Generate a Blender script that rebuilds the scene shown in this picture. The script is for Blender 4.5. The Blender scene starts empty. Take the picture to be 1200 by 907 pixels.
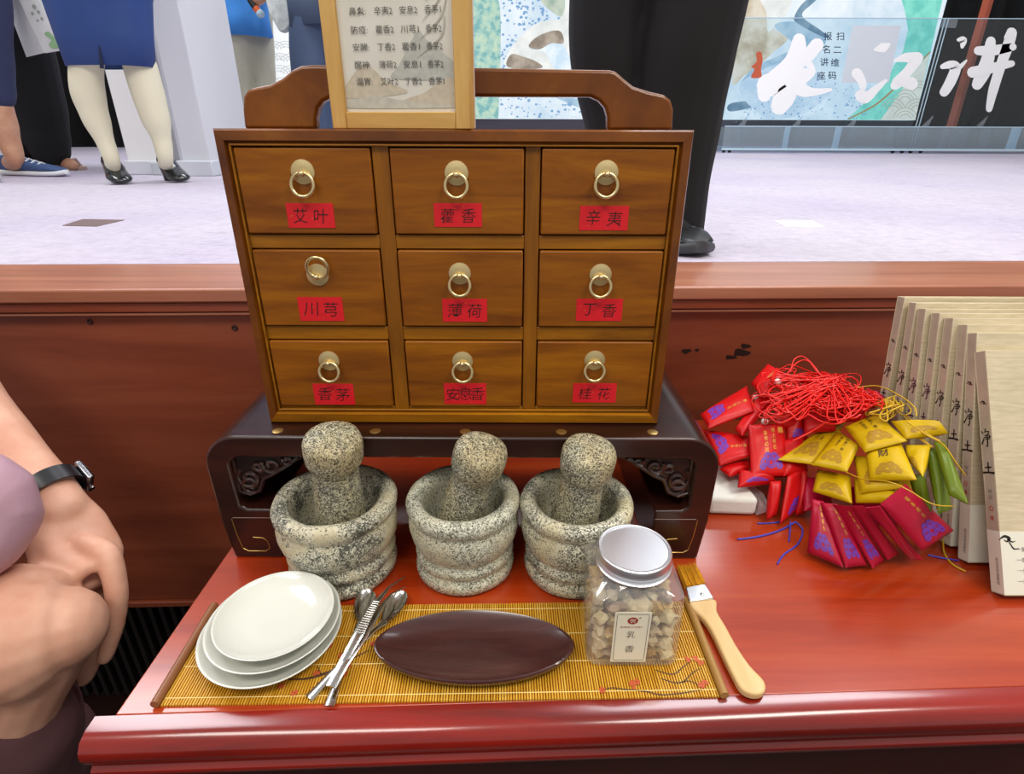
import bpy, bmesh, math, random
from mathutils import Vector, Matrix, Quaternion, noise
random.seed(7)
SC = bpy.context.scene
COL = SC.collection
# ------------------------------------------------------------------ camera
FPX, PITCH, ROLL = 661.3, .4298, -.0037
CAM = Vector((0, 0, 1.16))
_F = Vector((0, math.cos(PITCH), -math.sin(PITCH))); _D = Vector((0, -math.sin(PITCH), -math.cos(PITCH))); _R = Vector((1, 0, 0))
_r = math.cos(ROLL)*_R + math.sin(ROLL)*_D; _d = -math.sin(ROLL)*_R + math.cos(ROLL)*_D
cam_data = bpy.data.cameras.new('camera'); cam = bpy.data.objects.new('camera', cam_data); COL.objects.link(cam)
cam_data.sensor_width = 36; cam_data.sensor_fit = 'HORIZONTAL'; cam_data.lens = 36*FPX/1200
cam_data.clip_start = .01; cam_data.clip_end = 100
mm = Matrix((_r, -_d, -_F)).transposed().to_4x4(); mm.translation = CAM; cam.matrix_world = mm
SC.camera = cam
# ------------------------------------------------------------------ world, lights, exposure
SC.view_settings.view_transform = 'Standard'; SC.view_settings.look = 'None'
SC.view_settings.exposure = 0.0; SC.view_settings.gamma = 1; SC.view_settings.use_curve_mapping = False
W = bpy.data.worlds.new('world'); SC.world = W; W.use_nodes = True
W.node_tree.nodes['Background'].inputs[0].default_value = (1, .975, .95, 1)
W.node_tree.nodes['Background'].inputs[1].default_value = .50
def area(name, loc, aim, sx, sy, power, color):
    L = bpy.data.lights.new(name, 'AREA'); L.shape = 'RECTANGLE'; L.size = sx; L.size_y = sy; L.energy = power; L.color = color
    o = bpy.data.objects.new(name, L); COL.objects.link(o); o.location = loc
    o.rotation_euler = (Vector(aim)-Vector(loc)).to_track_quat('-Z', 'Y').to_euler(); return o
area('hall_ceiling_light', (-.9, -.9, 3.4), (0, .5, .8), 1.6, .5, 36, (1, .94, .86))
area('hall_ceiling_light', (1.3, -.5, 3.4), (.3, .6, .8), 1.6, .5, 50, (1, .94, .86))
area('stage_light', (-2.6, 2.2, 4.6), (-1.2, 2.8, .95), 2.5, 1.0, 98, (.93, .95, 1))
area('stage_light', (1.8, 2.2, 4.6), (1.6, 3.0, .95), 2.5, 1.0, 98, (.93, .95, 1))
area('stage_light', (0, 5.0, 4.6), (0, 4.2, .95), 4.5, .6, 75, (.93, .95, 1))

# ------------------------------------------------------------------ geometry helpers
def ray(x, y): return (x-600)/FPX*_r + (y-453.5)/FPX*_d + _F
def pz(x, y, z=.75):
    v = ray(x, y); return CAM + v*((z-CAM.z)/v.z)
def py(x, y, Y):
    v = ray(x, y); return CAM + v*(Y/v.y)
def px(x, y, X):
    v = ray(x, y); return CAM + v*(X/v.x)
def pd(x, y, d): return CAM + ray(x, y)*d
def V(*a): return Vector(a)

class MB:
    def __init__(s): s.v = []; s.f = []; s.m = []
    def add(s, vs, fs, mi=0):
        n = len(s.v); s.v += [Vector(p) for p in vs]; s.f += [tuple(i+n for i in f) for f in fs]; s.m += [mi]*len(fs); return s
    def box(s, c, size, mi=0, rot=None):
        c = Vector(c); h = Vector(size)/2; vs = []
        for z in (-1, 1):
            for y in (-1, 1):
                for x in (-1, 1):
                    p = Vector((x*h.x, y*h.y, z*h.z))
                    if rot: p = rot @ p
                    vs.append(c+p)
        return s.add(vs, [(0,2,3,1),(4,5,7,6),(0,1,5,4),(2,6,7,3),(0,4,6,2),(1,3,7,5)], mi)
    def bb(s, a, b, mi=0):
        a = Vector(a); b = Vector(b); return s.box((a+b)/2, [abs(b[i]-a[i]) for i in range(3)], mi)
    def prism(s, pts, ext, mi=0):      # pts: 3D polygon, ext: vector
        n = len(pts); ext = Vector(ext); a = [Vector(p) for p in pts]; b = [p+ext for p in a]
        nr = Vector((0,0,0))
        for i in range(n): nr += a[i].cross(a[(i+1) % n])
        fl = nr.dot(ext) > 0
        fs = [tuple(range(n)), tuple(reversed(range(n, 2*n)))] + [(i, n+i, n+(i+1) % n, (i+1) % n) for i in range(n)]
        if fl: fs = [tuple(reversed(f)) for f in fs]
        return s.add(a+b, fs, mi)
    def poly(s, pts, mi=0): return s.add(pts, [tuple(range(len(pts)))], mi)
    def tube(s, pts, r, n=8, closed=False, mi=0, flat=None, up=None):
        pts = [Vector(p) for p in pts]; m = len(pts)
        rs = r if isinstance(r, list) else [r]*m
        vs = []; prev = None
        for i, p in enumerate(pts):
            if closed: t = pts[(i+1) % m]-pts[i-1]
            else: t = pts[min(i+1, m-1)]-pts[max(i-1, 0)]
            if t.length < 1e-9: t = Vector((0,0,1))
            t.normalize()
            if prev is None:
                u = Vector(up) if up else (Vector((0,0,1)) if abs(t.z) < .9 else Vector((1,0,0)))
            else: u = prev
            u = u - t*u.dot(t)
            if u.length < 1e-6: u = t.orthogonal()
            u.normalize(); prev = u; w = t.cross(u)
            rr = rs[i]; ru, rw = rr if isinstance(rr, tuple) else (rr, rr)
            for k in range(n):
                a = 2*math.pi*k/n; vs.append(p+u*ru*math.cos(a)+w*rw*math.sin(a))
        fs = []
        for i in range(m if closed else m-1):
            j = (i+1) % m
            for k in range(n): fs.append((i*n+k, i*n+(k+1) % n, j*n+(k+1) % n, j*n+k))
        if not closed: fs += [tuple(reversed(range(n))), tuple(range((m-1)*n, m*n))]
        return s.add(vs, fs, mi)
    def lathe(s, prof, c=(0,0,0), n=48, mi=0, axis=None):
        c = Vector(c); q = Vector((0,0,1)).rotation_difference(Vector(axis)) if axis else None; vs = []
        for r, z in prof:
            for k in range(n):
                a = 2*math.pi*k/n; p = Vector((r*math.cos(a), r*math.sin(a), z))
                vs.append(c+(q @ p if q else p))
        fs = []
        for i in range(len(prof)-1):
            for k in range(n): fs.append((i*n+k, i*n+(k+1) % n, (i+1)*n+(k+1) % n, (i+1)*n+k))
        fs += [tuple(reversed(range(n))), tuple(range((len(prof)-1)*n, len(prof)*n))]
        return s.add(vs, fs, mi)
    def ball(s, c, r, mi=0, n=12, sc=(1,1,1)):
        k = n//2; prof = [(max(1e-5, r*math.sin(math.pi*i/k)), -r*math.cos(math.pi*i/k)) for i in range(k+1)]
        m = len(s.v); s.lathe(prof, (0,0,0), n, mi)
        for i in range(m, len(s.v)):
            v = s.v[i]; s.v[i] = Vector((v.x*sc[0], v.y*sc[1], v.z*sc[2]))+Vector(c)
        return s
    def build(s, name, mats, parent=None, smooth=35, bevel=0, world=True, origin=None, seg=2):
        if not isinstance(mats, (list, tuple)): mats = [mats]
        me = bpy.data.meshes.new(name); o = bpy.data.objects.new(name, me); COL.objects.link(o)
        vs = s.v
        if parent:
            o.parent = parent; root = parent
            while root.parent: root = root.parent
            if world:
                inv = Matrix.LocRotScale(root.location, root.rotation_euler, root.scale).inverted(); vs = [inv @ v for v in vs]
        elif world:
            if origin is None:
                xs = [v.x for v in vs]; ys = [v.y for v in vs]
                origin = Vector(((min(xs)+max(xs))/2, (min(ys)+max(ys))/2, min(v.z for v in vs)))
            o.location = origin; vs = [v-Vector(origin) for v in vs]
        me.from_pydata([tuple(v) for v in vs], [], s.f)
        for m in mats: me.materials.append(m)
        me.polygons.foreach_set('material_index', s.m)
        if smooth:
            me.polygons.foreach_set('use_smooth', [True]*len(me.polygons)); me.set_sharp_from_angle(angle=math.radians(smooth))
        me.update()
        if bevel:
            b = o.modifiers.new('bevel', 'BEVEL'); b.width = bevel; b.segments = seg; b.limit_method = 'ANGLE'; b.angle_limit = math.radians(40)
        return o

def tag(o, label=None, cat=None, group=None, kind=None):
    if label: o['label'] = label
    if cat: o['category'] = cat
    if group: o['group'] = group
    if kind: o['kind'] = kind
    return o
def empty(name, loc, rz=0, label=None, cat=None, group=None):
    o = bpy.data.objects.new(name, None); COL.objects.link(o); o.location = loc; o.rotation_euler = (0, 0, rz); o.empty_display_size = .05
    return tag(o, label, cat, group)
def kids(o): return [c for c in bpy.data.objects if c.parent == o]
def copy_tree(o, parent=None):
    c = o.copy(); COL.objects.link(c); c.parent = parent
    for ch in kids(o): copy_tree(ch, c)
    return c

# ------------------------------------------------------------------ materials
def lin(h):
    h = h.lstrip('#'); c = [int(h[i:i+2], 16)/255 for i in (0, 2, 4)]
    return tuple((x/12.92 if x <= .04045 else ((x+.055)/1.055)**2.4) for x in c)+(1,)
def newmat(name):
    m = bpy.data.materials.new(name); m.use_nodes = True; return m, m.node_tree, m.node_tree.nodes['Principled BSDF']
def N(t, typ, **kw):
    n = t.nodes.new(typ)
    for k, v in kw.items():
        if hasattr(n, k) and k not in n.inputs: setattr(n, k, v)
        else: n.inputs[k.replace('_', ' ')].default_value = v
    return n
def coords(t, scale=(1,1,1), rot=(0,0,0), which='Object'):
    tc = t.nodes.new('ShaderNodeTexCoord'); mp = t.nodes.new('ShaderNodeMapping')
    mp.inputs['Scale'].default_value = scale; mp.inputs['Rotation'].default_value = rot
    t.links.new(tc.outputs[which], mp.inputs[0]); return mp.outputs[0]
def ramp(t, fac, stops):
    r = t.nodes.new('ShaderNodeValToRGB'); e = r.color_ramp.elements
    while len(e) < len(stops): e.new(.5)
    for i, (p, c) in enumerate(stops): e[i].position = p; e[i].color = lin(c) if isinstance(c, str) else c
    t.links.new(fac, r.inputs[0]); return r.outputs[0]
def plain(name, c, rough=.5, metal=0, coat=0, spec=.5, emit=0, var=0, scale=60, bump=0):
    m, t, b = newmat(name)
    b.inputs['Base Color'].default_value = lin(c); b.inputs['Roughness'].default_value = rough; b.inputs['Metallic'].default_value = metal
    b.inputs['Coat Weight'].default_value = coat; b.inputs['Coat Roughness'].default_value = .08; b.inputs['Specular IOR Level'].default_value = spec
    if emit: b.inputs['Emission Color'].default_value = lin(c); b.inputs['Emission Strength'].default_value = emit
    if var or bump:
        n = N(t, 'ShaderNodeTexNoise', Scale=scale, Detail=4); t.links.new(coords(t), n.inputs['Vector'])
        if var:
            mx = t.nodes.new('ShaderNodeMix'); mx.data_type = 'RGBA'; mx.blend_type = 'MULTIPLY'; mx.inputs[0].default_value = 1
            mx.inputs[6].default_value = lin(c); lo = 1-var
            cr = ramp(t, n.outputs['Fac'], [(.3, (lo, lo, lo, 1)), (.7, (1+var*.3, 1+var*.3, 1+var*.3, 1))])
            t.links.new(cr, mx.inputs[7]); t.links.new(mx.outputs[2], b.inputs['Base Color'])
        if bump:
            bp = N(t, 'ShaderNodeBump', Strength=bump, Distance=.002); t.links.new(n.outputs['Fac'], bp.inputs['Height']); t.links.new(bp.outputs[0], b.inputs['Normal'])
    return m
def wood(name, dark, mid, light, scale=(3, 40, 40), rough=.35, coat=.3, grain=1.0, bump=.08, rot=(0,0,0), spec=.5):
    m, t, b = newmat(name); vec = coords(t, scale, rot)
    n1 = N(t, 'ShaderNodeTexNoise', Scale=1.0, Detail=6, Roughness=.6, Distortion=.6); t.links.new(vec, n1.inputs['Vector'])
    n2 = N(t, 'ShaderNodeTexNoise', Scale=7.0, Detail=4, Roughness=.7); t.links.new(vec, n2.inputs['Vector'])
    mx = N(t, 'ShaderNodeMath', operation='MULTIPLY_ADD'); t.links.new(n2.outputs['Fac'], mx.inputs[0]); mx.inputs[1].default_value = .35*grain; t.links.new(n1.outputs['Fac'], mx.inputs[2])
    c = ramp(t, mx.outputs[0], [(.38, dark), (.65, mid), (.92, light)])
    t.links.new(c, b.inputs['Base Color']); b.inputs['Roughness'].default_value = rough; b.inputs['Coat Weight'].default_value = coat; b.inputs['Coat Roughness'].default_value = .12
    b.inputs['Specular IOR Level'].default_value = spec
    bp = N(t, 'ShaderNodeBump', Strength=bump, Distance=.001); t.links.new(mx.outputs[0], bp.inputs['Height']); t.links.new(bp.outputs[0], b.inputs['Normal'])
    return m
def stone(name, seed, base='#c9c6ae', tan='#b9ae8c', dark='#4b4c42', amount=.5, blot=.5):
    m, t, b = newmat(name); vec = coords(t, (1,1,1)); ad = N(t, 'ShaderNodeVectorMath', operation='ADD'); ad.inputs[1].default_value = (seed*3.1, seed*1.7, seed)
    t.links.new(vec, ad.inputs[0]); vec = ad.outputs[0]
    a = N(t, 'ShaderNodeTexNoise', Scale=300, Detail=3, Roughness=.6, Distortion=2.5); t.links.new(vec, a.inputs['Vector'])
    p = N(t, 'ShaderNodeTexNoise', Scale=24, Detail=5, Roughness=.6); t.links.new(vec, p.inputs['Vector'])
    fac = N(t, 'ShaderNodeMath', operation='MULTIPLY_ADD'); t.links.new(p.outputs['Fac'], fac.inputs[0]); fac.inputs[1].default_value = blot; t.links.new(a.outputs['Fac'], fac.inputs[2])
    sp = ramp(t, fac.outputs[0], [(.5+.5*blot+.10*(.5-amount)-.01, '#ffffff'), (.5+.5*blot+.10*(.5-amount)+.09, dark)])
    c1 = ramp(t, p.outputs['Fac'], [(.38, tan), (.55, base), (.7, '#d6d8c8')])
    mx = t.nodes.new('ShaderNodeMix'); mx.data_type = 'RGBA'; mx.blend_type = 'MULTIPLY'; mx.inputs[0].default_value = .92
    t.links.new(c1, mx.inputs[6]); t.links.new(sp, mx.inputs[7])
    t.links.new(mx.outputs[2], b.inputs['Base Color']); b.inputs['Roughness'].default_value = .55
    bp = N(t, 'ShaderNodeBump', Strength=.35, Distance=.0012); t.links.new(a.outputs['Fac'], bp.inputs['Height']); t.links.new(bp.outputs[0], b.inputs['Normal'])
    return m
def clear(name, tint='#f4f8f6', gloss=.06, mix=.12, white=.0, rough=.05):
    m, t, b = newmat(name); t.nodes.remove(b); out = t.nodes['Material Output']
    tr = N(t, 'ShaderNodeBsdfTransparent'); tr.inputs[0].default_value = lin(tint)
    gl = N(t, 'ShaderNodeBsdfGlossy', Roughness=rough); df = N(t, 'ShaderNodeBsdfDiffuse'); df.inputs[0].default_value = (.9,.92,.93,1)
    fr = N(t, 'ShaderNodeFresnel', IOR=1.45); ad = N(t, 'ShaderNodeMath', operation='ADD'); ad.inputs[1].default_value = gloss; t.links.new(fr.outputs[0], ad.inputs[0])
    ge = N(t, 'ShaderNodeNewGeometry'); iv = N(t, 'ShaderNodeMath', operation='SUBTRACT'); iv.inputs[0].default_value = 1; t.links.new(ge.outputs['Backfacing'], iv.inputs[1])
    ml = N(t, 'ShaderNodeMath', operation='MULTIPLY'); t.links.new(ad.outputs[0], ml.inputs[0]); t.links.new(iv.outputs[0], ml.inputs[1]); ad = ml
    m1 = t.nodes.new('ShaderNodeMixShader'); m1.inputs[0].default_value = white; t.links.new(tr.outputs[0], m1.inputs[1]); t.links.new(df.outputs[0], m1.inputs[2])
    m2 = t.nodes.new('ShaderNodeMixShader'); t.links.new(ad.outputs[0], m2.inputs[0]); t.links.new(m1.outputs[0], m2.inputs[1]); t.links.new(gl.outputs[0], m2.inputs[2])
    t.links.new(m2.outputs[0], out.inputs[0]); return m
def glow(name, c1, c2=None, strength=1.0, scale=3, lo=.4, hi=.6, kind='noise', c3=None):
    m, t, b = newmat(name); t.nodes.remove(b); out = t.nodes['Material Output']; em = N(t, 'ShaderNodeEmission', Strength=strength*1.1)
    if c2:
        if kind == 'noise':
            n = N(t, 'ShaderNodeTexNoise', Scale=scale, Detail=5, Roughness=.6); f = n.outputs['Fac']
        else:
            n = N(t, 'ShaderNodeTexVoronoi', Scale=scale); f = n.outputs['Distance']
        t.links.new(coords(t), n.inputs['Vector'])
        st = [(lo, c1), (hi, c2)] + ([(min(1, hi+.15), c3)] if c3 else [])
        t.links.new(ramp(t, f, st), em.inputs[0])
    else: em.inputs[0].default_value = lin(c1)
    t.links.new(em.outputs[0], out.inputs[0]); return m
def satin(name, c, rough=.38):
    m, t, b = newmat(name); b.inputs['Base Color'].default_value = lin(c); b.inputs['Roughness'].default_value = rough
    b.inputs['Specular IOR Level'].default_value = .3
    w = N(t, 'ShaderNodeTexNoise', Scale=90, Detail=3); t.links.new(coords(t), w.inputs['Vector'])
    bp = N(t, 'ShaderNodeBump', Strength=.25, Distance=.002); t.links.new(w.outputs['Fac'], bp.inputs['Height']); t.links.new(bp.outputs[0], b.inputs['Normal'])
    return m
def skin_mat(name, c, sss=.15):
    m, t, b = newmat(name); b.inputs['Roughness'].default_value = .5
    n = N(t, 'ShaderNodeTexNoise', Scale=28, Detail=5); t.links.new(coords(t), n.inputs['Vector'])
    mx = t.nodes.new('ShaderNodeMix'); mx.data_type = 'RGBA'; mx.blend_type = 'MULTIPLY'; mx.inputs[0].default_value = 1; mx.inputs[6].default_value = lin(c)
    t.links.new(ramp(t, n.outputs['Fac'], [(.3, (.86,.74,.7,1)), (.65, (1,1,1,1))]), mx.inputs[7]); t.links.new(mx.outputs[2], b.inputs['Base Color'])
    b.inputs['Subsurface Weight'].default_value = sss; b.inputs['Subsurface Radius'].default_value = (.012, .005, .003)
    bp = N(t, 'ShaderNodeBump', Strength=.12, Distance=.001); n2 = N(t, 'ShaderNodeTexNoise', Scale=500, Detail=2); t.links.new(coords(t), n2.inputs['Vector']); t.links.new(n2.outputs['Fac'], bp.inputs['Height']); t.links.new(bp.outputs[0], b.inputs['Normal'])
    return m
M = {}
M['cab'] = wood('cabinet_wood', '#683402', '#8d5103', '#ac6f08', (6, 50, 50), .42, .06, .5, .05, (0,0,0), .3)
M['rail'] = wood('cabinet_rail_wood', '#704003', '#996006', '#b87e0c', (6, 50, 50), .4, .08, .5, .05, (0,0,0), .3)
M['cabv'] = wood('cabinet_post_wood', '#643803', '#885206', '#a76e0b', (50, 50, 6), .4, .08, .5, .05, (0,0,0), .3)
M['cabf'] = wood('cabinet_case_wood', '#502604', '#733e05', '#93590a', (10, 40, 10), .34, .15, .5, .05, (0,0,0), .35)
M['gap'] = plain('gap_shade', '#1c0d05', .8)
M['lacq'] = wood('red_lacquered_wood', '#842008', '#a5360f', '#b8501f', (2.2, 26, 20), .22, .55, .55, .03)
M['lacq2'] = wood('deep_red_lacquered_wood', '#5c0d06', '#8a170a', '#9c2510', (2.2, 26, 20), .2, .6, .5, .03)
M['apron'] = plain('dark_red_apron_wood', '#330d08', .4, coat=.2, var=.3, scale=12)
M['panel'] = wood('stage_panel_wood', '#672c18', '#844027', '#985437', (1.2, 16, 14), .42, .12, .6, .05)
M['ledge'] = wood('stage_ledge_wood', '#8d5640', '#a86c52', '#bb866a', (1.5, 30, 30), .35, .2, .6, .04)  # paler than the front board's wood: stage light put into the colour
M['ledgef'] = wood('stage_ledge_front_wood', '#703019', '#8a432a', '#9b5638', (1.5, 30, 30), .35, .2, .6, .04)
M['knot'] = plain('wood_knot', '#1d0d08', .5)
M['rose'] = wood('dark_rosewood', '#1c0a06', '#2f130c', '#452015', (4, 40, 30), .3, .2, .5, .04)
M['tray'] = wood('purple_brown_tray_wood', '#2a1110', '#432220', '#654039', (2.2, 36, 20), .22, .4, .55, .05)
M['oak'] = wood('oak_frame_wood', '#bb8b45', '#cda158', '#dcb672', (40, 40, 5), .45, .1, .8, .06)
M['oakh'] = wood('oak_frame_wood_across', '#bb8b45', '#cda158', '#dcb672', (5, 40, 40), .45, .1, .8, .06)
M['beech'] = wood('pale_beech_wood', '#cda76c', '#dbb981', '#e5ca99', (40, 6, 40), .45, .1, .6, .04)
M['brass'] = plain('pale_brass', '#e2cf9c', .3, metal=1)
M['brass2'] = plain('satin_brass_plate', '#e0cc98', .5, metal=1)
M['inlay'] = plain('brass_inlay', '#b99a5c', .4, metal=.9)
M['red'] = plain('red_label_paper', '#d8101f', .5, var=.08, scale=300)
M['goldfleck'] = plain('gold_fleck', '#e0a030', .4)
M['ink'] = plain('black_ink', '#1e0a0a', .6)
M['ink2'] = plain('grey_black_ink', '#4c4a45', .6)
M['porc'] = plain('white_porcelain', '#dadcd3', .12, coat=.5)
M['steel'] = plain('polished_steel', '#c6c4c0', .16, metal=1)
M['alu'] = plain('brushed_aluminium', '#eceef4', .36, metal=1)
M['white'] = plain('white_paint', '#e4e6ee', .5)
M['stone1'] = stone('speckled_grey_stone', 1, '#d9d7c2', '#c2b898', '#35362e', .62, .9)
M['stone2'] = stone('speckled_pale_stone', 2, '#e0e0cc', '#cfc8ac', '#4f5446', .62, .35)
M['stone3'] = stone('speckled_cream_stone', 5, '#e2dfc8', '#d3caa6', '#42433a', .68, .45)
M['stonep'] = stone('speckled_pestle_stone', 9, '#d3ceae', '#bcae86', '#36332b', .95, .2)
M['clear'] = clear('clear_plastic', '#f3f0e6', .04, .1, .13)
M['acryl'] = clear('clear_acrylic', '#e8f2f8', .02, .1, .10, .02)
M['acrylf'] = clear('thin_acrylic', '#eef6fa', .0, .1, .015, .02)
M['acryle'] = plain('acrylic_edge', '#b9d2e0', .3)

def skinned(name, segs, mat, parent=None, voxel=.004, smooth_iter=4, extra=None):
    """closed tapering limbs (lists of (point, radius)) fused into one continuous surface"""
    b = MB()
    for sg in segs:
        pts = [Vector(p) for p, r in sg]; rs = [r for p, r in sg]
        P_, R_ = [], []
        n = len(pts)
        for i in range(n-1):
            p0 = pts[max(i-1, 0)]; p1 = pts[i]; p2 = pts[i+1]; p3 = pts[min(i+2, n-1)]
            for k in range(5):
                u = k/5
                P_.append(.5*((2*p1)+(p2-p0)*u+(2*p0-5*p1+4*p2-p3)*u*u+(3*p1-p0-3*p2+p3)*u**3))
                a, c = rs[i], rs[i+1]
                if isinstance(a, tuple) != isinstance(c, tuple): a, c = [q if isinstance(q, tuple) else (q, q) for q in (a, c)]
                uu = u*u*(3-2*u)
                if isinstance(a, tuple): R_.append((a[0]+(c[0]-a[0])*uu, a[1]+(c[1]-a[1])*uu))
                else: R_.append(a+(c-a)*uu)
        P_.append(pts[-1]); R_.append(rs[-1])
        # rounded ends
        def sc(r, k): return (r[0]*k, r[1]*k) if isinstance(r, tuple) else r*k
        def mn(r): return min(r) if isinstance(r, tuple) else r
        d0 = (P_[0]-P_[1]).normalized(); d1 = (P_[-1]-P_[-2]).normalized()
        pre = [(P_[0]+d0*mn(R_[0])*math.sin(a), sc(R_[0], max(.03, math.cos(a)))) for a in (1.5, 1.2, .8, .4)]
        post = [(P_[-1]+d1*mn(R_[-1])*math.sin(a), sc(R_[-1], max(.03, math.cos(a)))) for a in (.4, .8, 1.2, 1.5)]
        P2 = [p for p, r in pre]+P_+[p for p, r in post]; R2 = [r for p, r in pre]+R_+[r for p, r in post]
        b.tube(P2, R2, 16, up=(0, 0, 1) if abs(d1.z) < .9 else (0, 1, 0))
    if extra: extra(b)
    o = b.build(name, mat, parent, smooth=180)
    rm = o.modifiers.new('fuse', 'REMESH'); rm.mode = 'VOXEL'; rm.voxel_size = voxel; rm.use_smooth_shade = True
    sm = o.modifiers.new('soften', 'SMOOTH'); sm.factor = .6; sm.iterations = smooth_iter
    dg = bpy.context.evaluated_depsgraph_get(); me = bpy.data.meshes.new_from_object(o.evaluated_get(dg))
    o.modifiers.clear(); o.data = me; me.materials.clear(); me.materials.append(mat)
    me.polygons.foreach_set('use_smooth', [True]*len(me.polygons))
    return o

_tc = {}
def glyphs(text, bold=0.0, space=1.0):
    """outlines of the characters as flat 2D triangles/quads, character height about 1"""
    key = (text, bold, space)
    if key in _tc: return _tc[key]
    c = bpy.data.curves.new('lettering', 'FONT'); c.body = text; c.offset = bold; c.space_character = space; c.resolution_u = 1; c.fill_mode = 'FRONT'
    o = bpy.data.objects.new('lettering', c); COL.objects.link(o)
    bpy.context.view_layer.update(); dg = bpy.context.evaluated_depsgraph_get(); me = bpy.data.meshes.new_from_object(o.evaluated_get(dg))
    vs = [Vector(v.co[:2]) for v in me.vertices]; fs = [tuple(p.vertices) for p in me.polygons]
    bpy.data.objects.remove(o); bpy.data.curves.remove(c); bpy.data.meshes.remove(me)
    _tc[key] = (vs, fs); return vs, fs
def put_text(mb, text, fn, cx, cy, h, bold=0.0, mi=0, vertical=False, aspect=1, shear=0, fit=None):
    """fn(x, y) maps flat coordinates to 3D; centred on cx, cy"""
    if vertical:
        for i, ch in enumerate(text):
            put_text(mb, ch, fn, cx, cy-(i-(len(text)-1)/2)*h*1.15, h, bold, mi, False, aspect, shear)
        return
    vs, fs = glyphs(text, bold)
    if not vs: return
    xs = [v.x for v in vs]; mx = (min(xs)+max(xs))/2; ys = [v.y for v in vs]; my = (min(ys)+max(ys))/2; k = h/max(.9, 0.0001)
    kx = k*aspect if not fit else fit/(max(xs)-min(xs))
    mb.add([fn(cx+(v.x-mx)*kx+shear*(v.y-my)*k, cy+(v.y-my)*k) for v in vs], fs, mi)
def frame_fn(o, u, w):
    o = Vector(o); u = Vector(u); w = Vector(w)
    return lambda x, y: o+u*x+w*y
_off = [0]; STK = [1.0]
def stroke2(mb, pts, ws, fn, mi=0):
    ws = [w*STK[0] for w in ws]
    """brush stroke of varying width, in flat coordinates"""
    P_ = []; n = len(pts)
    for i in range(n-1):
        p0 = Vector(pts[max(i-1,0)]); p1 = Vector(pts[i]); p2 = Vector(pts[i+1]); p3 = Vector(pts[min(i+2,n-1)])
        for k in range(6):
            u = k/6; P_.append((.5*((2*p1)+(p2-p0)*u+(2*p0-5*p1+4*p2-p3)*u*u+(3*p1-p0-3*p2+p3)*u**3), ws[i]+(ws[i+1]-ws[i])*u))
    P_.append((Vector(pts[-1]), ws[-1])); m = len(P_); vs = []
    for i, (p, w) in enumerate(P_):
        t = (P_[min(i+1,m-1)][0]-P_[max(i-1,0)][0]).normalized(); nn = Vector((-t.y, t.x))
        vs += [p+nn*w/2, p-nn*w/2]
    fs = [(2*i, 2*i+1, 2*i+3, 2*i+2) for i in range(m-1)]
    # round caps
    for (p, w) in (P_[0], P_[-1]):
        b0 = len(vs); vs += [p+Vector((math.cos(a), math.sin(a)))*w/2 for a in [2*math.pi*k/10 for k in range(10)]]; fs.append(tuple(range(b0, b0+10)))
    _off[0] = (_off[0]+1) % 9
    mb.add([fn(v.x, v.y) for v in vs[:2*m]], fs[:m-1], mi)
    for c in (0, 1):
        _off[0] = (_off[0]+1) % 9
        mb.add([fn(v.x, v.y) for v in vs[2*m+10*c:2*m+10*c+10]], [tuple(range(10))], mi)

# ================================================================== SETTING
SZ = .9565                                   # height of the stage floor
YS = .0335                                   # the stage runs slightly askew
Rs = Matrix.Rotation(YS, 3, 'Z')
def st(x, y, z): return Rs @ Vector((x, y-.779, 0)) + Vector((0, .779, z))
def carpet():
    m, t, b = newmat('pale_stage_carpet'); vec = coords(t)
    a = N(t, 'ShaderNodeTexNoise', Scale=1.3, Detail=3); c = N(t, 'ShaderNodeTexNoise', Scale=45, Detail=5, Roughness=.75)
    mp = coords(t, (9, 30, 1)); d = N(t, 'ShaderNodeTexNoise', Scale=1.0, Detail=6, Roughness=.7, Distortion=1.0)
    t.links.new(vec, a.inputs['Vector']); t.links.new(vec, c.inputs['Vector']); t.links.new(mp, d.inputs['Vector'])
    c1 = ramp(t, a.outputs['Fac'], [(.35, '#b9b0c4'), (.6, '#c3bcc9')]); c2 = ramp(t, c.outputs['Fac'], [(.3, (.8,.8,.82,1)), (.6, (1,1,1,1))]); c3 = ramp(t, d.outputs['Fac'], [(.28, (.78,.77,.8,1)), (.45, (1,1,1,1))])
    mx = t.nodes.new('ShaderNodeMix'); mx.data_type = 'RGBA'; mx.blend_type = 'MULTIPLY'; mx.inputs[0].default_value = 1
    m2 = t.nodes.new('ShaderNodeMix'); m2.data_type = 'RGBA'; m2.blend_type = 'MULTIPLY'; m2.inputs[0].default_value = 1
    t.links.new(c1, mx.inputs[6]); t.links.new(c2, mx.inputs[7]); t.links.new(mx.outputs[2], m2.inputs[6]); t.links.new(c3, m2.inputs[7])
    t.links.new(m2.outputs[2], b.inputs['Base Color']); b.inputs['Roughness'].default_value = .75
    bp = N(t, 'ShaderNodeBump', Strength=.3, Distance=.004); t.links.new(c.outputs['Fac'], bp.inputs['Height']); t.links.new(bp.outputs[0], b.inputs['Normal'])
    return m
M['carpet'] = carpet()
b = MB(); b.prism([st(-8, .942, SZ), st(9, .942, SZ), st(9, 7.2, SZ), st(-8, 7.2, SZ)], (0, 0, -.06)); tag(b.build('floor', M['carpet']), kind='structure')
b = MB(); b.bb((-4, -3, -.05), (4, 1.6, 0)); tag(b.build('hall_floor', plain('dark_hall_floor', '#2a1512', .4, var=.3, scale=6)), kind='structure')
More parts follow.
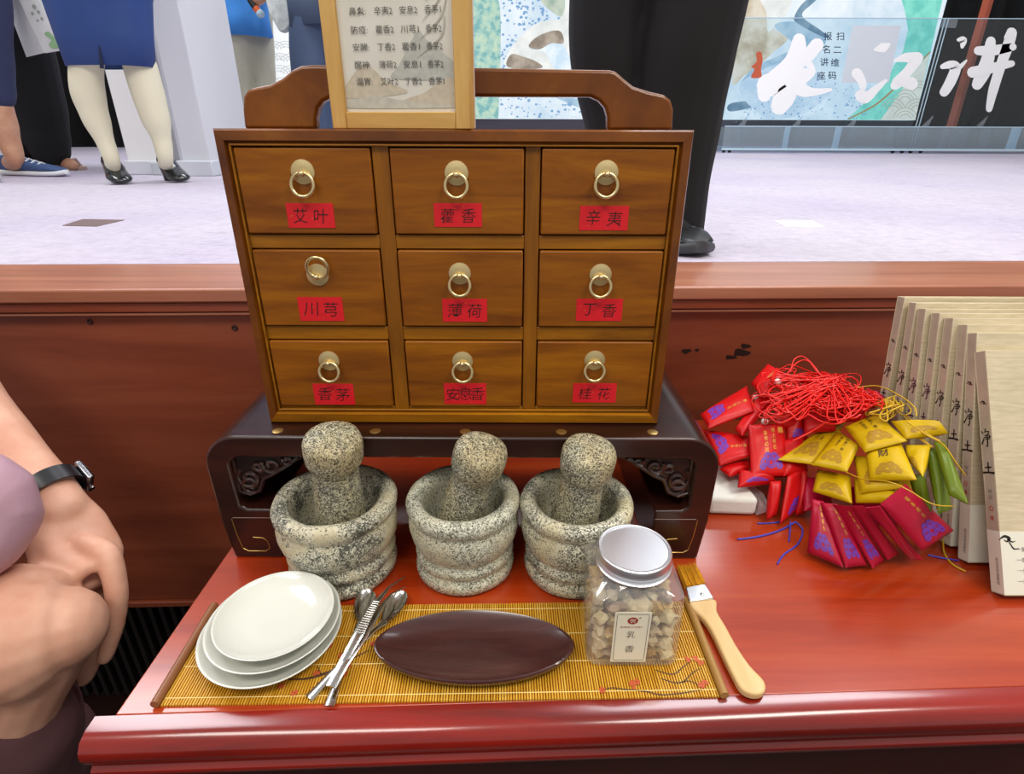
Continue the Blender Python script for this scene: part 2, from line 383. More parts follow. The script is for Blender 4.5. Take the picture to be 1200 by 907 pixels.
# wooden ledge along the stage lip: top board, front board, pale bead
b = MB(); b.prism([st(-4, .779, SZ), st(4, .779, SZ), st(4, .942, SZ), st(-4, .942, SZ)], (0, 0, -.02)); tg = tag(b.build('trim_1', M['ledge'], bevel=.003), kind='structure')
b = MB(); b.prism([st(-4, .784, SZ-.021), st(4, .784, SZ-.021), st(4, .80, SZ-.021), st(-4, .80, SZ-.021)], (0, 0, -.014)); tag(b.build('trim_2', M['ledgef'], bevel=.002), kind='structure')
b = MB(); b.prism([st(-4, .786, SZ-.036), st(4, .786, SZ-.036), st(4, .80, SZ-.036), st(-4, .80, SZ-.036)], (0, 0, -.004)); tag(b.build('trim_3', M['ledge'], bevel=.001), kind='structure')
# the boards of the stage front
wb = empty('stage_front', (0, .80, .36)); tag(wb, kind='structure')
zs_ = [(.375, SZ-.040)]
for z0, z1 in zs_:
    for x0, x1 in ((-3.2, -1.4), (-1.399, 1.3), (1.301, 3.2)):
        bb_ = MB(); bb_.prism([st(x0, .797, z0), st(x1, .797, z0), st(x1, .815, z0), st(x0, .815, z0)], (0, 0, z1-z0)); bb_.build('panel', M['panel'], wb, bevel=.0006, seg=1)
kn = MB()
for (x, y, rx, rz) in ((868, 416, .020, .0075), (876, 408, .010, .005), (858, 421, .014, .004), (805, 413, .009, .005), (818, 412, .004, .003)):
    c = py(x, y, .80); c.y = st(c.x, .797, 0).y-.0002
    kn.prism([c+V(rx*.8*math.cos(a)*(1+.22*math.sin(2*a+x)), 0, rz*.8*math.sin(a)*(1+.25*math.cos(3*a+y))) for a in [2*math.pi*k/28 for k in range(28)]], (0, .0006, 0))
kn.build('wood_knot', M['knot'], wb)
for (x, y) in ((281, 380), (118, 371)):
    c = py(x, y, .80); c.y = st(c.x, .797, 0).y; s_ = MB(); s_.lathe([(.0048, 0), (.0045, .001), (.003, .0015), (.0015, .0005)], c, 16, axis=(0, -1, 0)); s_.build('screw', plain('dark_screw', '#4a3230', .4, metal=.6), wb)
b = MB(); b.prism([st(-3.2, .79, .362), st(3.2, .79, .362), st(3.2, .82, .362), st(-3.2, .82, .362)], (0, 0, .012)); tag(b.build('trim_4', M['ledgef'], bevel=.002), kind='structure')
# dark vented plinth below
vp = empty('stage_plinth', (0, .86, 0)); tag(vp, kind='structure')
dk = plain('black_plinth', '#0d0a0a', .6); dk2 = plain('black_plinth_slat', '#191413', .45)
b = MB(); b.prism([st(-3.2, .90, 0), st(3.2, .90, 0), st(3.2, .93, 0), st(-3.2, .93, 0)], (0, 0, .36)); b.build('backing', dk, vp)
for k in range(46):
    x = -1.15+k*.022; b = MB(); c = st(x, .888, .185); b.box(c, (.009, .022, .33), 0, Rs); b.build('slat', dk2, vp, smooth=0)

b = MB(); b.bb((-8, 7.1, 0), (9, 7.2, 4.9)); tag(b.build('wall_back', plain('dark_backstage_wall', '#0a0a0c', .9)), kind='structure')
# ================================================================== STAGE BACKDROP
cur = plain('black_curtain', '#040506', .9)
b = MB(); pts = []
for i in range(361):
    x = -8+i*17/360; pts.append(V(x, 6.75+.05*math.sin(i*1.1)+.03*math.sin(i*.37), SZ))
vs = pts+[p+V(0, 0, 3.3) for p in pts]; n_ = len(pts)
b.add(vs, [(i, i+1, n_+i+1, n_+i) for i in range(n_-1)]); cu = b.build('stage_curtain', cur); tag(cu, 'black curtain hanging across the back of the stage behind the bright screen', 'curtain')
so = cu.modifiers.new('t', 'SOLIDIFY'); so.thickness = .01
# LED wall
SY = 6.2
sc0 = py(1071.5, 141, SY); sz0 = sc0.z
scr = empty('led_screen', (.8, SY, SZ), 0, 'large lit screen with pale stone and teal mural at the back of the stage', 'screen')
b = MB(); b.bb((-2.75, SY, sz0), (sc0.x, SY+.1, 3.2), 0); b.build('display', glow('screen_pale_stone', '#c3d8e8', '#e9f1f8', 1.0, 2.2, .35, .6, c3='#cfe0ee'), scr)
b = MB(); b.bb((-2.75, SY+.01, SZ), (sc0.x, SY+.1, sz0-.002), 0); b.build('plinth', plain('dark_screen_plinth', '#35323f', .3), scr)
b = MB(); b.bb((-2.75, SY-.02, SZ), (sc0.x, SY+.008, SZ+.05), 0); b.build('plinth_edge', plain('pale_plinth_edge', '#8f8f9c', .4), scr)
_layer = [0]
def sp(pts, ox=0, oy=0, k=1, Y=SY):
    return [py(ox+x/k, oy+y/k, Y) for x, y in pts]
def mural(name, pts, mat, ox, oy, k):
    _layer[0] += 1; y = SY-.0015*_layer[0]
    q = [py(ox+a/k, oy+c/k, SY) for a, c in pts]; q = [V(p.x, y, max(p.z, sz0+.002)) for p in q]
    m_ = MB(); m_.prism(q, (0, .001, 0)); return m_.build(name, mat, scr, smooth=0)
def smooth_closed(pts, sub=5):
    out = []; n = len(pts)
    for i in range(n):
        p0, p1, p2, p3 = [Vector(pts[(i+j) % n]) for j in (-1, 0, 1, 2)]
        for q in range(sub):
            u = q/sub; v = .5*((2*p1)+(p2-p0)*u+(2*p0-5*p1+4*p2-p3)*u*u+(3*p1-p0-3*p2+p3)*u**3); out.append((v.x, v.y))
    return out
teal = glow('screen_teal', '#6cc7bb', '#8adccb', 1.0, 8, .4, .6); cream = glow('screen_cream', '#cfcfc6', '#dcdcd2', 1.0, 6)
tan_ = glow('screen_sandstone', '#b9a78e', '#ddd3c2', 1.0, 5, .35, .55, c3='#e6e0d6'); pale = glow('screen_pale_rock', '#dbe0de', '#eef0ee', 1.0, 5)
blue = glow('screen_blue_shadow', '#8fb2cc', '#b7cede', 1.0, 5); speck = glow('screen_blue_speckle', '#7fa6cf', None, 1.0)
brown = glow('screen_brown_shade', '#8f8378', '#b3a89a', 1.0, 9); green = glow('screen_green_mosaic', '#7fb3b4', '#a9cdc0', 1.0, 16, .4, .5, c3='#c3d9c0')
dkblue = glow('screen_deep_shade', '#60809a', '#86a3b6', 1.0, 6)
R5 = (830, 0, 4.286)
mural('mural_rock', smooth_closed([(180,-80),(330,-60),(370,60),(330,140),(400,190),(330,260),(250,330),(180,380),(120,420),(140,200)]), tan_, *R5)
mural('mural_rock', smooth_closed([(245,-60),(420,-60),(400,60),(350,110),(300,160),(290,60)]), pale, *R5)
mural('mural_shade', smooth_closed([(330,130),(440,110),(560,160),(590,210),(520,300),(350,360),(230,400),(160,420),(240,330),(330,290),(430,230)]), blue, *R5)
mural('mural_shade', smooth_closed([(430,90),(470,20),(560,-50),(600,-50),(520,20),(470,80),(560,150),(610,190),(560,180),(450,120)]), dkblue, *R5)
mural('mural_shade', smooth_closed([(110,520),(250,500),(340,480),(250,530),(110,560)]), dkblue, *R5)
mural('mural_speckle_band', smooth_closed([(180,400),(420,300),(560,380),(640,430),(500,560),(330,600),(240,560),(160,470)]), glow('screen_pale_blue', '#bdd2e6', '#d4e2f0', 1.0, 6), *R5)
mural('mural_teal', [(945,-80),(985,60),(1000,150),(975,260),(930,330),(880,430),(780,520),(690,604),(1036,604),(1190,-80)], teal, *R5)
mural('mural_cream', [(1108,270),(1040,345),(950,480),(862,604),(1036,604)], cream, *R5)
_layer[0] += 1; ly = SY-.0015*_layer[0]
m_ = MB(); fnS = lambda x, y: (lambda p: V(p.x, ly, max(p.z, sz0+.002)))(py(830+x/4.286, -y/4.286, SY))
stroke2(m_, [(1110,-262),(1000,-370),(920,-455),(830,-530),(700,-598)], [6,8,9,8,6], fnS); m_.build('mural_line', glow('screen_brown_line', '#a8875c'), scr, smooth=0)
m_ = MB()                                     # scale pattern rings
for (cx_, cy_) in ((985,604),(925,560),(1045,560),(985,515),(1055,470)):
    for rr in (62, 46, 30):
        a0, a1 = (math.pi*.12, math.pi*.88)
        stroke2(m_, [(cx_+rr*math.cos(a0+(a1-a0)*i/6), -cy_+rr*math.sin(a0+(a1-a0)*i/6)) for i in range(7)], [4]*7, lambda x, y: fnS(min(x, 1110-(0-y-250)*.21), y))
m_.build('mural_scale_pattern', glow('screen_grey_line', '#b3b1a4'), scr, smooth=0)
mural('mural_red_figure', smooth_closed([(238,268),(262,262),(270,300),(262,350),(262,388),(212,390),(228,350),(214,335),(240,310)]), glow('screen_red', '#d95a35'), *R5)
m_ = MB(); rnd = random.Random(3)
for i in range(150):
    x = rnd.uniform(170, 820); y = rnd.uniform(400, 595)
    if y < 600-(x-100)*.6 and x < 420: continue
    p = fnS(x, -y); r = rnd.uniform(.004, .011); m_.poly([p+V(r*math.cos(a), 0, r*math.sin(a)) for a in (0, 1.2, 2.5, 3.8, 5)])
R4 = (540, 0, 5.667)
for i in range(420):
    x = rnd.uniform(262, 900); y = rnd.uniform(-20, 800)
    p = py(540+x/5.667, y/5.667, SY); p.y = ly; p.z = max(p.z, sz0+.02); r = rnd.uniform(.004, .014); m_.poly([p+V(r*1.3*math.cos(a), 0, r*math.sin(a)) for a in (0, 1.2, 2.5, 3.8, 5)])
m_.build('mural_speckle', speck, scr, smooth=0)['kind'] = 'stuff'
mural('mural_mosaic', [(60,-60),(200,-60),(245,-20),(262,60),(266,200),(262,470),(250,800),(60,800)], green, *R4)
mural('mural_rock', smooth_closed([(505,-60),(690,-60),(700,40),(680,100),(650,110),(590,70),(540,20)]), glow('screen_green_rock', '#9db3a5', '#c5cfbf', 1.0, 7), *R4)
mural('mural_rock', smooth_closed([(300,440),(320,350),(400,240),(520,150),(650,130),(690,60),(700,-60),(850,-60),(850,470),(740,470),(540,460)]), pale, *R4)
mural('mural_hollow', smooth_closed([(450,310),(500,250),(600,208),(665,215),(680,290),(720,370),(800,440),(850,500),(640,470),(560,350),(490,335)]), glow('screen_hollow', '#c9dff0', '#eaf3fb', 1.0, 7), *R4)
mural('mural_shade', smooth_closed([(450,310),(500,250),(600,208),(665,215),(680,290),(600,290),(520,330)]), brown, *R4)
mural('mural_shade', smooth_closed([(305,440),(335,362),(420,380),(500,410),(540,450),(420,462)]), brown, *R4)
mural('mural_shade', smooth_closed([(640,650),(760,655),(880,660),(900,720),(800,720),(700,680)]), blue, *R4)
_layer[0] += 1; ly2 = SY-.0015*_layer[0]
mural('mural_white', [(440,-100),(640,-100),(640,900),(500,900)], glow('screen_white', '#e8ecf0', '#f4f6f8', 1.0, 5), 230, 0, 5.669)
m_ = MB(); fnT = lambda x, y: (lambda p: V(p.x, ly2-.004, p.z))(py(230+x/5.669, -y/5.669, SY))
for (cx_, cy_) in ((560,420),(500,420),(640,420),(600,340),(520,340),(560,500),(640,500),(500,580),(580,580)):
    for rr in (78, 56, 34):
        stroke2(m_, [(cx_+rr*math.cos(a), -cy_+rr*.8*math.sin(a)) for a in [.3+.42*i for i in range(7)]], [5]*7, fnT)
m_.build('mural_scale_pattern', glow('screen_grey_line2', '#c3c6ca'), scr, smooth=0)

# leaning red-brown pole behind the clear sign
pl = MB(); a0 = py(1108, 172, 6.0); a1 = py(1167, -30, 6.35); pl.tube([a0, a1], (.05, .02), 4, up=(1, 0, 0)); tag(pl.build('wooden_pole', plain('red_brown_pole', '#a8482a', .4), smooth=0), 'red-brown pole leaning against black curtain right of the lit screen', 'pole')

# ---- clear acrylic sign with brushed white characters
AY = 5.92
sg_ = empty('acrylic_sign', (4.2, AY, SZ), 0, 'tall clear acrylic board with large white brush characters at right of stage', 'sign')
zt = py(1100, 22, AY).z; zb_ = SZ+.02; xl = py(850, 60, AY).x; xm = py(1101, 60, AY).x; xr = 6.2
for (x0, x1) in ((xl, xm-.005), (xm+.005, xr)):
    b = MB(); b.bb((x0, AY, zb_), (x1, AY+.008, zt)); b.build('clear_sheet', M['acrylf'], sg_, smooth=0)
b = MB(); b.bb((xl, AY-.002, zt), (xr, AY+.010, zt+.006)); b.build('top_edge', M['acryle'], sg_, smooth=0)
for xx in (xm-.03, xm+.0): 
    b = MB(); b.bb((xx-.004, AY-.004, zb_), (xx+.004, AY-.001, zt)); b.build('joint_strip', M['acryle'], sg_, smooth=0)
b = MB(); b.bb((xm-.05, AY-.012, zt-.07), (xm+.08, AY-.002, zt)); b.build('clamp', M['acryl'], sg_, smooth=0)
ink = plain('white_vinyl_lettering', '#fbfbfb', .4); nav = plain('navy_vinyl_lettering', '#243a55', .4)
def afn(ox, k):
    def f(x, y):
        p = py(ox+x/k, -y/k, AY); p.y = AY-.003-.0004*_off[0]; return p
    return f
STK[0] = 1.3
m_ = MB(); f = afn(830, 4.286)
stroke2(m_, [(455,-200),(445,-270),(410,-340),(300,-430),(280,-480)], [50,70,80,70,50], f)
stroke2(m_, [(545,-225),(500,-280),(460,-320)], [52,50,40], f)
stroke2(m_, [(300,-430),(400,-380),(500,-370),(520,-360)], [90,70,40,30], f)
stroke2(m_, [(500,-310),(515,-360),(460,-410),(440,-440)], [22,34,40,60], f)
stroke2(m_, [(440,-400),(470,-450),(530,-462),(615,-450)], [50,56,30,12], f)
stroke2(m_, [(420,-400),(400,-450),(375,-500),(355,-535)], [70,80,80,66], f)
m_.build('brush_character', ink, sg_, smooth=0)
m_ = MB()
stroke2(m_, [(835,-250),(875,-240),(905,-225)], [10,40,14], f); 
stroke2(m_, [(745,-370),(770,-410),(775,-450)], [44,34,20], f)
stroke2(m_, [(765,-480),(790,-490),(850,-440),(890,-405)], [46,44,26,12], f)
stroke2(m_, [(935,-305),(990,-290),(1050,-290)], [10,36,44], f)
stroke2(m_, [(1045,-300),(1000,-360),(950,-415)], [44,38,46], f)
stroke2(m_, [(935,-430),(970,-410),(1020,-420)], [34,40,50], f)
m_.build('brush_character', ink, sg_, smooth=0)
m_ = MB(); f = afn(1040, 4.5375)
stroke2(m_, [(375,-212),(400,-215),(395,-250)], [14,34,14], f)
stroke2(m_, [(290,-355),(330,-345),(360,-360),(335,-430),(300,-490)], [20,34,44,44,38], f)
stroke2(m_, [(355,-370),(385,-355),(418,-322)], [24,20,8], f)
stroke2(m_, [(480,-270),(540,-270),(600,-262),(665,-250)], [36,44,40,30], f)
stroke2(m_, [(450,-385),(520,-370),(600,-350),(660,-338)], [46,44,36,26], f)
stroke2(m_, [(548,-220),(535,-300),(510,-380),(475,-450)], [40,52,60,44], f)
stroke2(m_, [(658,-175),(640,-240),(600,-350),(560,-480),(538,-580)], [44,46,42,40,26], f)
stroke2(m_, [(625,-200),(655,-170)], [14,36], f)
m_.build('brush_character', ink, sg_, smooth=0)
STK[0] = 1.0
f = afn(830, 4.286)
for i, (ch, (x, y)) in enumerate(zip('扫二维码报名讲座', [(662,182),(648,250),(636,315),(622,380),(600,182),(592,248),(582,312),(566,380)])):
    m_ = MB(); put_text(m_, ch, f, x, -y, 40, .01); m_.build('character', nav, sg_, smooth=0)
m_ = MB(); m_.prism([f(725,-128), f(968,-128), f(905,-415), f(668,-415)], (0, .003, 0)); m_.build('white_plate', plain('white_vinyl_plate', '#d3dae2', .5), sg_, smooth=0)

# ---- low clear barrier on casters
FY = 5.78
fb = empty('acrylic_barrier', (3.6, FY, SZ), 0, 'low clear acrylic barrier on small casters along the foot of the lit screen', 'barrier')
z1 = py(1000, 149, FY).z; z0 = SZ+.035
for xa, xb in ((848,955),(955,1061),(1061,1150),(1150,1262)):
    A = py(xa, 160, FY).x; B = py(xb, 160, FY).x
    b = MB(); b.bb((A, FY, z0), (B, FY+.006, z1)); b.bb((A, FY+.12, z0), (B, FY+.126, z1)); b.bb((A, FY, z0-.006), (B, FY+.126, z0)); b.build('clear_sheet', M['acryl'], fb, smooth=0)
    b = MB(); b.bb((A, FY-.002, z1), (B, FY+.008, z1+.008)); b.bb((A, FY-.004, z0-.012), (B, FY+.01, z0+.006)); b.build('edge', M['acryle'], fb, smooth=0)
for xa in (868, 876, 925, 938, 985, 1002, 1048, 1060, 1072, 1086, 1112, 1124, 1134, 1160, 1195):
    A = py(xa, 160, FY).x; b = MB(); b.bb((A-.002, FY+.007, z0), (A+.002, FY+.119, z1)); b.build('divider', M['acryle'] if xa % 2 else M['acryl'], fb, smooth=0)
for xa in (871, 935, 1000, 1088, 1152):
    A = py(xa, 150, FY); b = MB(); b.prism([V(A.x-.03, FY+.05, z1+.009), V(A.x+.03, FY+.05, z1+.009), V(A.x+.05, FY+.05, z1+.10)], (0, .008, 0)); b.build('bracket', M['acryl'], fb, smooth=0)
for xa in (849, 856, 1048, 1059, 1069, 1081):
    A = py(xa, 179, FY).x
    b = MB(); b.lathe([(.016, -.012), (.022, -.008), (.022, .008), (.016, .012)], (A, FY+.03, SZ+.022), 14, axis=(1, 0, 0)); b.box((A, FY+.03, SZ+.036), (.03, .03, .012)); b.build('caster', plain('black_caster', '#15161a', .5), fb)

# flat marks on the stage floor
q = [pz(x, y, SZ+.0012) for x, y in ((73,264),(97,256.5),(146,257.5),(113,265))]; b = MB(); b.prism(q, (0,0,-.001)); tag(b.build('floor_tape', plain('brown_floor_tape', '#6f5a5a', .6), smooth=0), 'small brown square of tape on pale stage floor left of the cabinet', 'tape')
q = [pz(x, y, SZ+.0012) for x, y in ((908,258.5),(952,258.5),(967,266),(921,266))]; b = MB(); b.prism(q, (0,0,-.001)); tag(b.build('floor_paper', plain('white_floor_paper', '#f4f4f8', .6), smooth=0), 'small white paper square lying on stage floor right of the cabinet', 'paper')

# ================================================================== TABLE
tb = empty('table', (.3, .53, 0), 0, 'glossy red lacquered wooden table carrying the cabinet, mortars and books', 'table')
TF = lambda x: .2885+(x+.2805)*.0386        # y of the seam between top board and front nosing
b = MB(); b.prism([(-.3035, TF(-.3035)+.0004, .75), (1.0, TF(1.0)+.0004, .75), (1.0, .775, .75), (-.2965, .775, .75)], (0, 0, -.022)); b.build('tabletop', M['lacq'], tb, bevel=.001)
prof = [(0, 0), (-.012, -.0004), (-.019, -.003), (-.0235, -.009), (-.0245, -.016), (-.022, -.023), (-.018, -.0275), (-.018, -.032), (-.021, -.034), (-.021, -.040), (-.016, -.043), (0, -.043)]
b = MB()
x0, x1 = -.318, 1.0
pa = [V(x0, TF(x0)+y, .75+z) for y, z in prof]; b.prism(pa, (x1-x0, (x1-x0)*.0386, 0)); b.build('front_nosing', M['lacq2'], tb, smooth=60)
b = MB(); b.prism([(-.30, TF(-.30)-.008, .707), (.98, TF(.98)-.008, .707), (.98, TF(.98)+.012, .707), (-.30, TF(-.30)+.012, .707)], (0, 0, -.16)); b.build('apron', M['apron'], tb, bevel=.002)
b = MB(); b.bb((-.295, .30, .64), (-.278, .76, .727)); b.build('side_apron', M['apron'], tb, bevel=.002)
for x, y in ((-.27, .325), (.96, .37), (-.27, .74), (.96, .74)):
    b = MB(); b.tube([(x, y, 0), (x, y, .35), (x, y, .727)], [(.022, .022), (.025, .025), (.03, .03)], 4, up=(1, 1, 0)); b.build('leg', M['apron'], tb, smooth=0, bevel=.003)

# ================================================================== DARK WOODEN RISER
SX0, SX1, STZ, SY0, SY1 = -.2955, .2005, .8950, .463, .672
rs_ = empty('riser_stand', (-.047, .567, .75), 0, 'low dark rosewood stand with curled feet beneath the wooden drawer cabinet', 'stand')
def arc(cx_, cz_, r, a0, a1, n=8): return [(cx_+r*math.cos(a0+(a1-a0)*i/n), cz_+r*math.sin(a0+(a1-a0)*i/n)) for i in range(n+1)]
fz = py(800, 599, SY0).z
L_ = [(SX0+.006, .75), (SX0+.0565, .75), (SX0+.0565, fz), (SX0+.030, fz), (SX0+.024, fz+.004)] + arc(SX0+.034, STZ-.034, .0115, math.pi, math.pi/2, 5)
Rr = [(SX0+SX1-x, z) for x, z in reversed(L_)]
outer = arc(SX1-.034, STZ-.034, .034, 0, math.pi/2, 9) + arc(SX0+.034, STZ-.034, .034, math.pi/2, math.pi, 9)
prof = L_ + Rr + [(SX1-.001, .80)] + outer + [(SX0+.001, .80)]
b = MB(); b.prism([V(x, SY0, z) for x, z in prof], (0, SY1-SY0, 0)); b.build('frame', M['rose'], rs_, bevel=.0022)
for x in (324, 439, 545, 658, 765):
    c = pz(x, 507, STZ); b = MB(); b.lathe([(.0052, -.001), (.0052, .0003), (.0045, .0006)], (c.x, SY0+.012, STZ), 18); b.build('brass_dot', M['inlay'], rs_)
for sgn, ox in ((1, SX0), (-1, SX1)):
    b = MB(); fr = lambda x, z: V(ox+sgn*x, SY0-.0003, .75+z)
    pts = [(.0125, .050), (.014, .030), (.017, .0125), (.022, .009), (.040, .009), (.045, .013), (.044, .022), (.040, .026), (.030, .027)]
    b.tube([fr(x, z) for x, z in pts], .0006, 6); b.build('brass_inlay_line', M['inlay'], rs_)
    b = MB(); b.tube([fr(.014, .0515), fr(.0555, .0515)], .0004, 6); b.build('edge_line', plain('pale_edge', '#7a6258', .4), rs_)  # thin paler line along the top edge of the foot block
    # carved corner
    b = MB(); g = lambda x, z: V(ox+sgn*x, SY0+.008, .75+z)
    base = smooth_closed([(.022,.122),(.022,.078),(.034,.074),(.045,.080),(.050,.094),(.058,.100),(.066,.104),(.078,.110),(.092,.122)], 4)
    b.prism([g(x, z) for x, z in base], (0, .006, 0)); b.build('carved_corner', plain('carved_dark_wood', '#1c0d0a', .35, coat=.4), rs_)
    b = MB(); g2 = lambda x, z: V(ox+sgn*x, SY0+.007, .75+z)
    def spiral(cx_, cz_, r, a0, turns, d=1):
        return [g2(cx_+r*(1-.75*i/20)*math.cos(a0+d*turns*2*math.pi*i/20), cz_+r*(1-.75*i/20)*math.sin(a0+d*turns*2*math.pi*i/20)) for i in range(21)]
    for sp_ in (spiral(.036, .094, .0125, 2.2, 1.3), spiral(.036, .087, .010, -1.2, 1.1, -1), spiral(.060, .109, .009, 2.6, 1.2), spiral(.047, .108, .006, .3, 1.1, -1), spiral(.077, .115, .005, 2.6, 1.1)):
        b.tube(sp_, .0024, 7)
    b.tube([g2(x, z) for x, z in ((.024,.118),(.024,.079),(.034,.0755),(.044,.080),(.050,.094),(.060,.099),(.070,.106),(.088,.119))], .0022, 7)
    b.build('carved_scroll', plain('carved_dark_scroll', '#2c1713', .28, coat=.6), rs_)
# crumpled clear wrap on the riser corner
# ================================================================== DRAWER CABINET
CY0, CX0, CX1, CZ0, CZ1, CD = .49, -.2385, .1440, .8952, 1.1592, .12
cb = empty('drawer_cabinet', (-.0473, CY0+CD/2, CZ0), 0, 'honey-brown wooden nine-drawer medicine cabinet with carrying handle on dark riser', 'cabinet')
XB = [(-.2255, -.1148), (-.0998, .0095), (.0233, .1310)]; ZB = [(1.0772, 1.1458), (.9949, 1.0642), (.9131, .9809)]
b = MB(); t_ = .009
b.bb((CX0+.002, CY0+.004, CZ0), (CX0+t_, CY0+CD, CZ1-.002)).bb((CX1-t_, CY0+.004, CZ0), (CX1-.002, CY0+CD, CZ1-.002)).bb((CX0+.002, CY0+.004, CZ1-t_), (CX1-.002, CY0+CD, CZ1-.0005)).bb((CX0+.002, CY0+.004, CZ0), (CX1-.002, CY0+CD, CZ0+t_)).bb((CX0+.002, CY0+CD-.006, CZ0), (CX1-.002, CY0+CD, CZ1-.002))
b.build('case', M['cabf'], cb, bevel=.001)
# mitred front moulding
IX0, IX1, IZ0, IZ1 = CX0+.0115, CX1-.0115, CZ0+.0148, CZ1-.0118
def mould(name, o0, o1, i0, i1, mat):
    # o: outer corners, i: inner corners; convex outer face, fall, inner bead
    q = MB(); n = [(0, 0, .003), (0, .12, 0), (0, .72, -.001), (0, .80, .0018), (0, .92, .001), (0, 1.0, .004)]
    A = []; B = []
    for _, u, d in n:
        A.append(V(o0[0]+(i0[0]-o0[0])*u, CY0+d, o0[1]+(i0[1]-o0[1])*u)); B.append(V(o1[0]+(i1[0]-o1[0])*u, CY0+d, o1[1]+(i1[1]-o1[1])*u))
    A += [V(i0[0], CY0+.012, i0[1]), V(o0[0], CY0+.012, o0[1])]; B += [V(i1[0], CY0+.012, i1[1]), V(o1[0], CY0+.012, o1[1])]
    m = len(A); q.add(A+B, [(i, i+1, m+i+1, m+i) for i in range(m-1)]+[(m-1, 0, m, 2*m-1), tuple(reversed(range(m))), tuple(range(m, 2*m))])
    return q.build(name, mat, cb, smooth=30)
mould('moulding', (CX0, CZ1), (CX1, CZ1), (IX0, IZ1), (IX1, IZ1), M['cabf'])
mould('moulding', (CX1, CZ0), (CX0, CZ0), (IX1, IZ0), (IX0, IZ0), M['rail'])
mould('moulding', (CX0, CZ0), (CX0, CZ1), (IX0, IZ0), (IX0, IZ1), M['cabf'])
mould('moulding', (CX1, CZ1), (CX1, CZ0), (IX1, IZ1), (IX1, IZ0), M['cabf'])
for (pa_, pb_) in (((IX0, IZ1), (IX1, IZ1)), ((IX0, IZ0), (IX1, IZ0)), ((IX0, IZ0), (IX0, IZ1)), ((IX1, IZ0), (IX1, IZ1))):
    b = MB(); b.tube([V(pa_[0], CY0+.0012, pa_[1]), V(pb_[0], CY0+.0012, pb_[1])], .0009, 8); b.build('bead', M['rail'], cb, smooth=60)  # inner bead in paler wood, its golden highlight put into the colour
b = MB(); b.bb((IX0-.004, CY0+.03, IZ0-.003), (IX1+.004, CY0+.032, IZ1+.003)); b.build('gap_shade_sheet', M['gap'], cb)  # dark sheet standing in for the shade in the gaps round the drawers
for (xa, xb) in ((XB[0][1]+.0007, XB[1][0]-.0007), (XB[1][1]+.0007, XB[2][0]-.0007), (IX0-.001, XB[0][0]-.0006), (XB[2][1]+.0006, IX1+.001)):
    b = MB(); b.bb((xa, CY0+.0035, IZ0-.002), (xb, CY0+.03, IZ1+.002)); b.build('post', M['cabv'], cb, bevel=.0006)
for i, (xa, xb) in enumerate(XB):
    for (za, zb2) in ((ZB[1][1]+.0007, ZB[0][0]-.0007), (ZB[2][1]+.0007, ZB[1][0]-.0007), (IZ0-.002, ZB[2][0]-.0007)):
        b = MB(); b.bb((xa-.0006, CY0+.0040, za), (xb+.0006, CY0+.03, zb2)); b.build('rail', M['rail'], cb, bevel=.0006)
words = [['艾叶', '藿香', '辛夷'], ['川芎', '薄荷', '丁香'], ['香茅', '安息香', '桂花']]
plates = [[(355,201.5,354.5,220), (535,203,534.3,219.3), (710.6,202.4,710.6,217)], [(372.3,322,373,309.6), (538.8,320.6,538.5,333.4), (703.7,322,703.7,335.5)], [(385.7,422.8,385.7,435.5), (542,423.3,542,435.7), (696.8,422.2,696.8,434)]]
labs = [[(333,238,392,267), (508,238,565,266), (680,241,735,270)], [(348,348,404,376), (518,350,571,377), (676,350,728,376)], [(366,449.5,416.5,474), (520,449,570,473.5), (672,449,721,471.5)]]
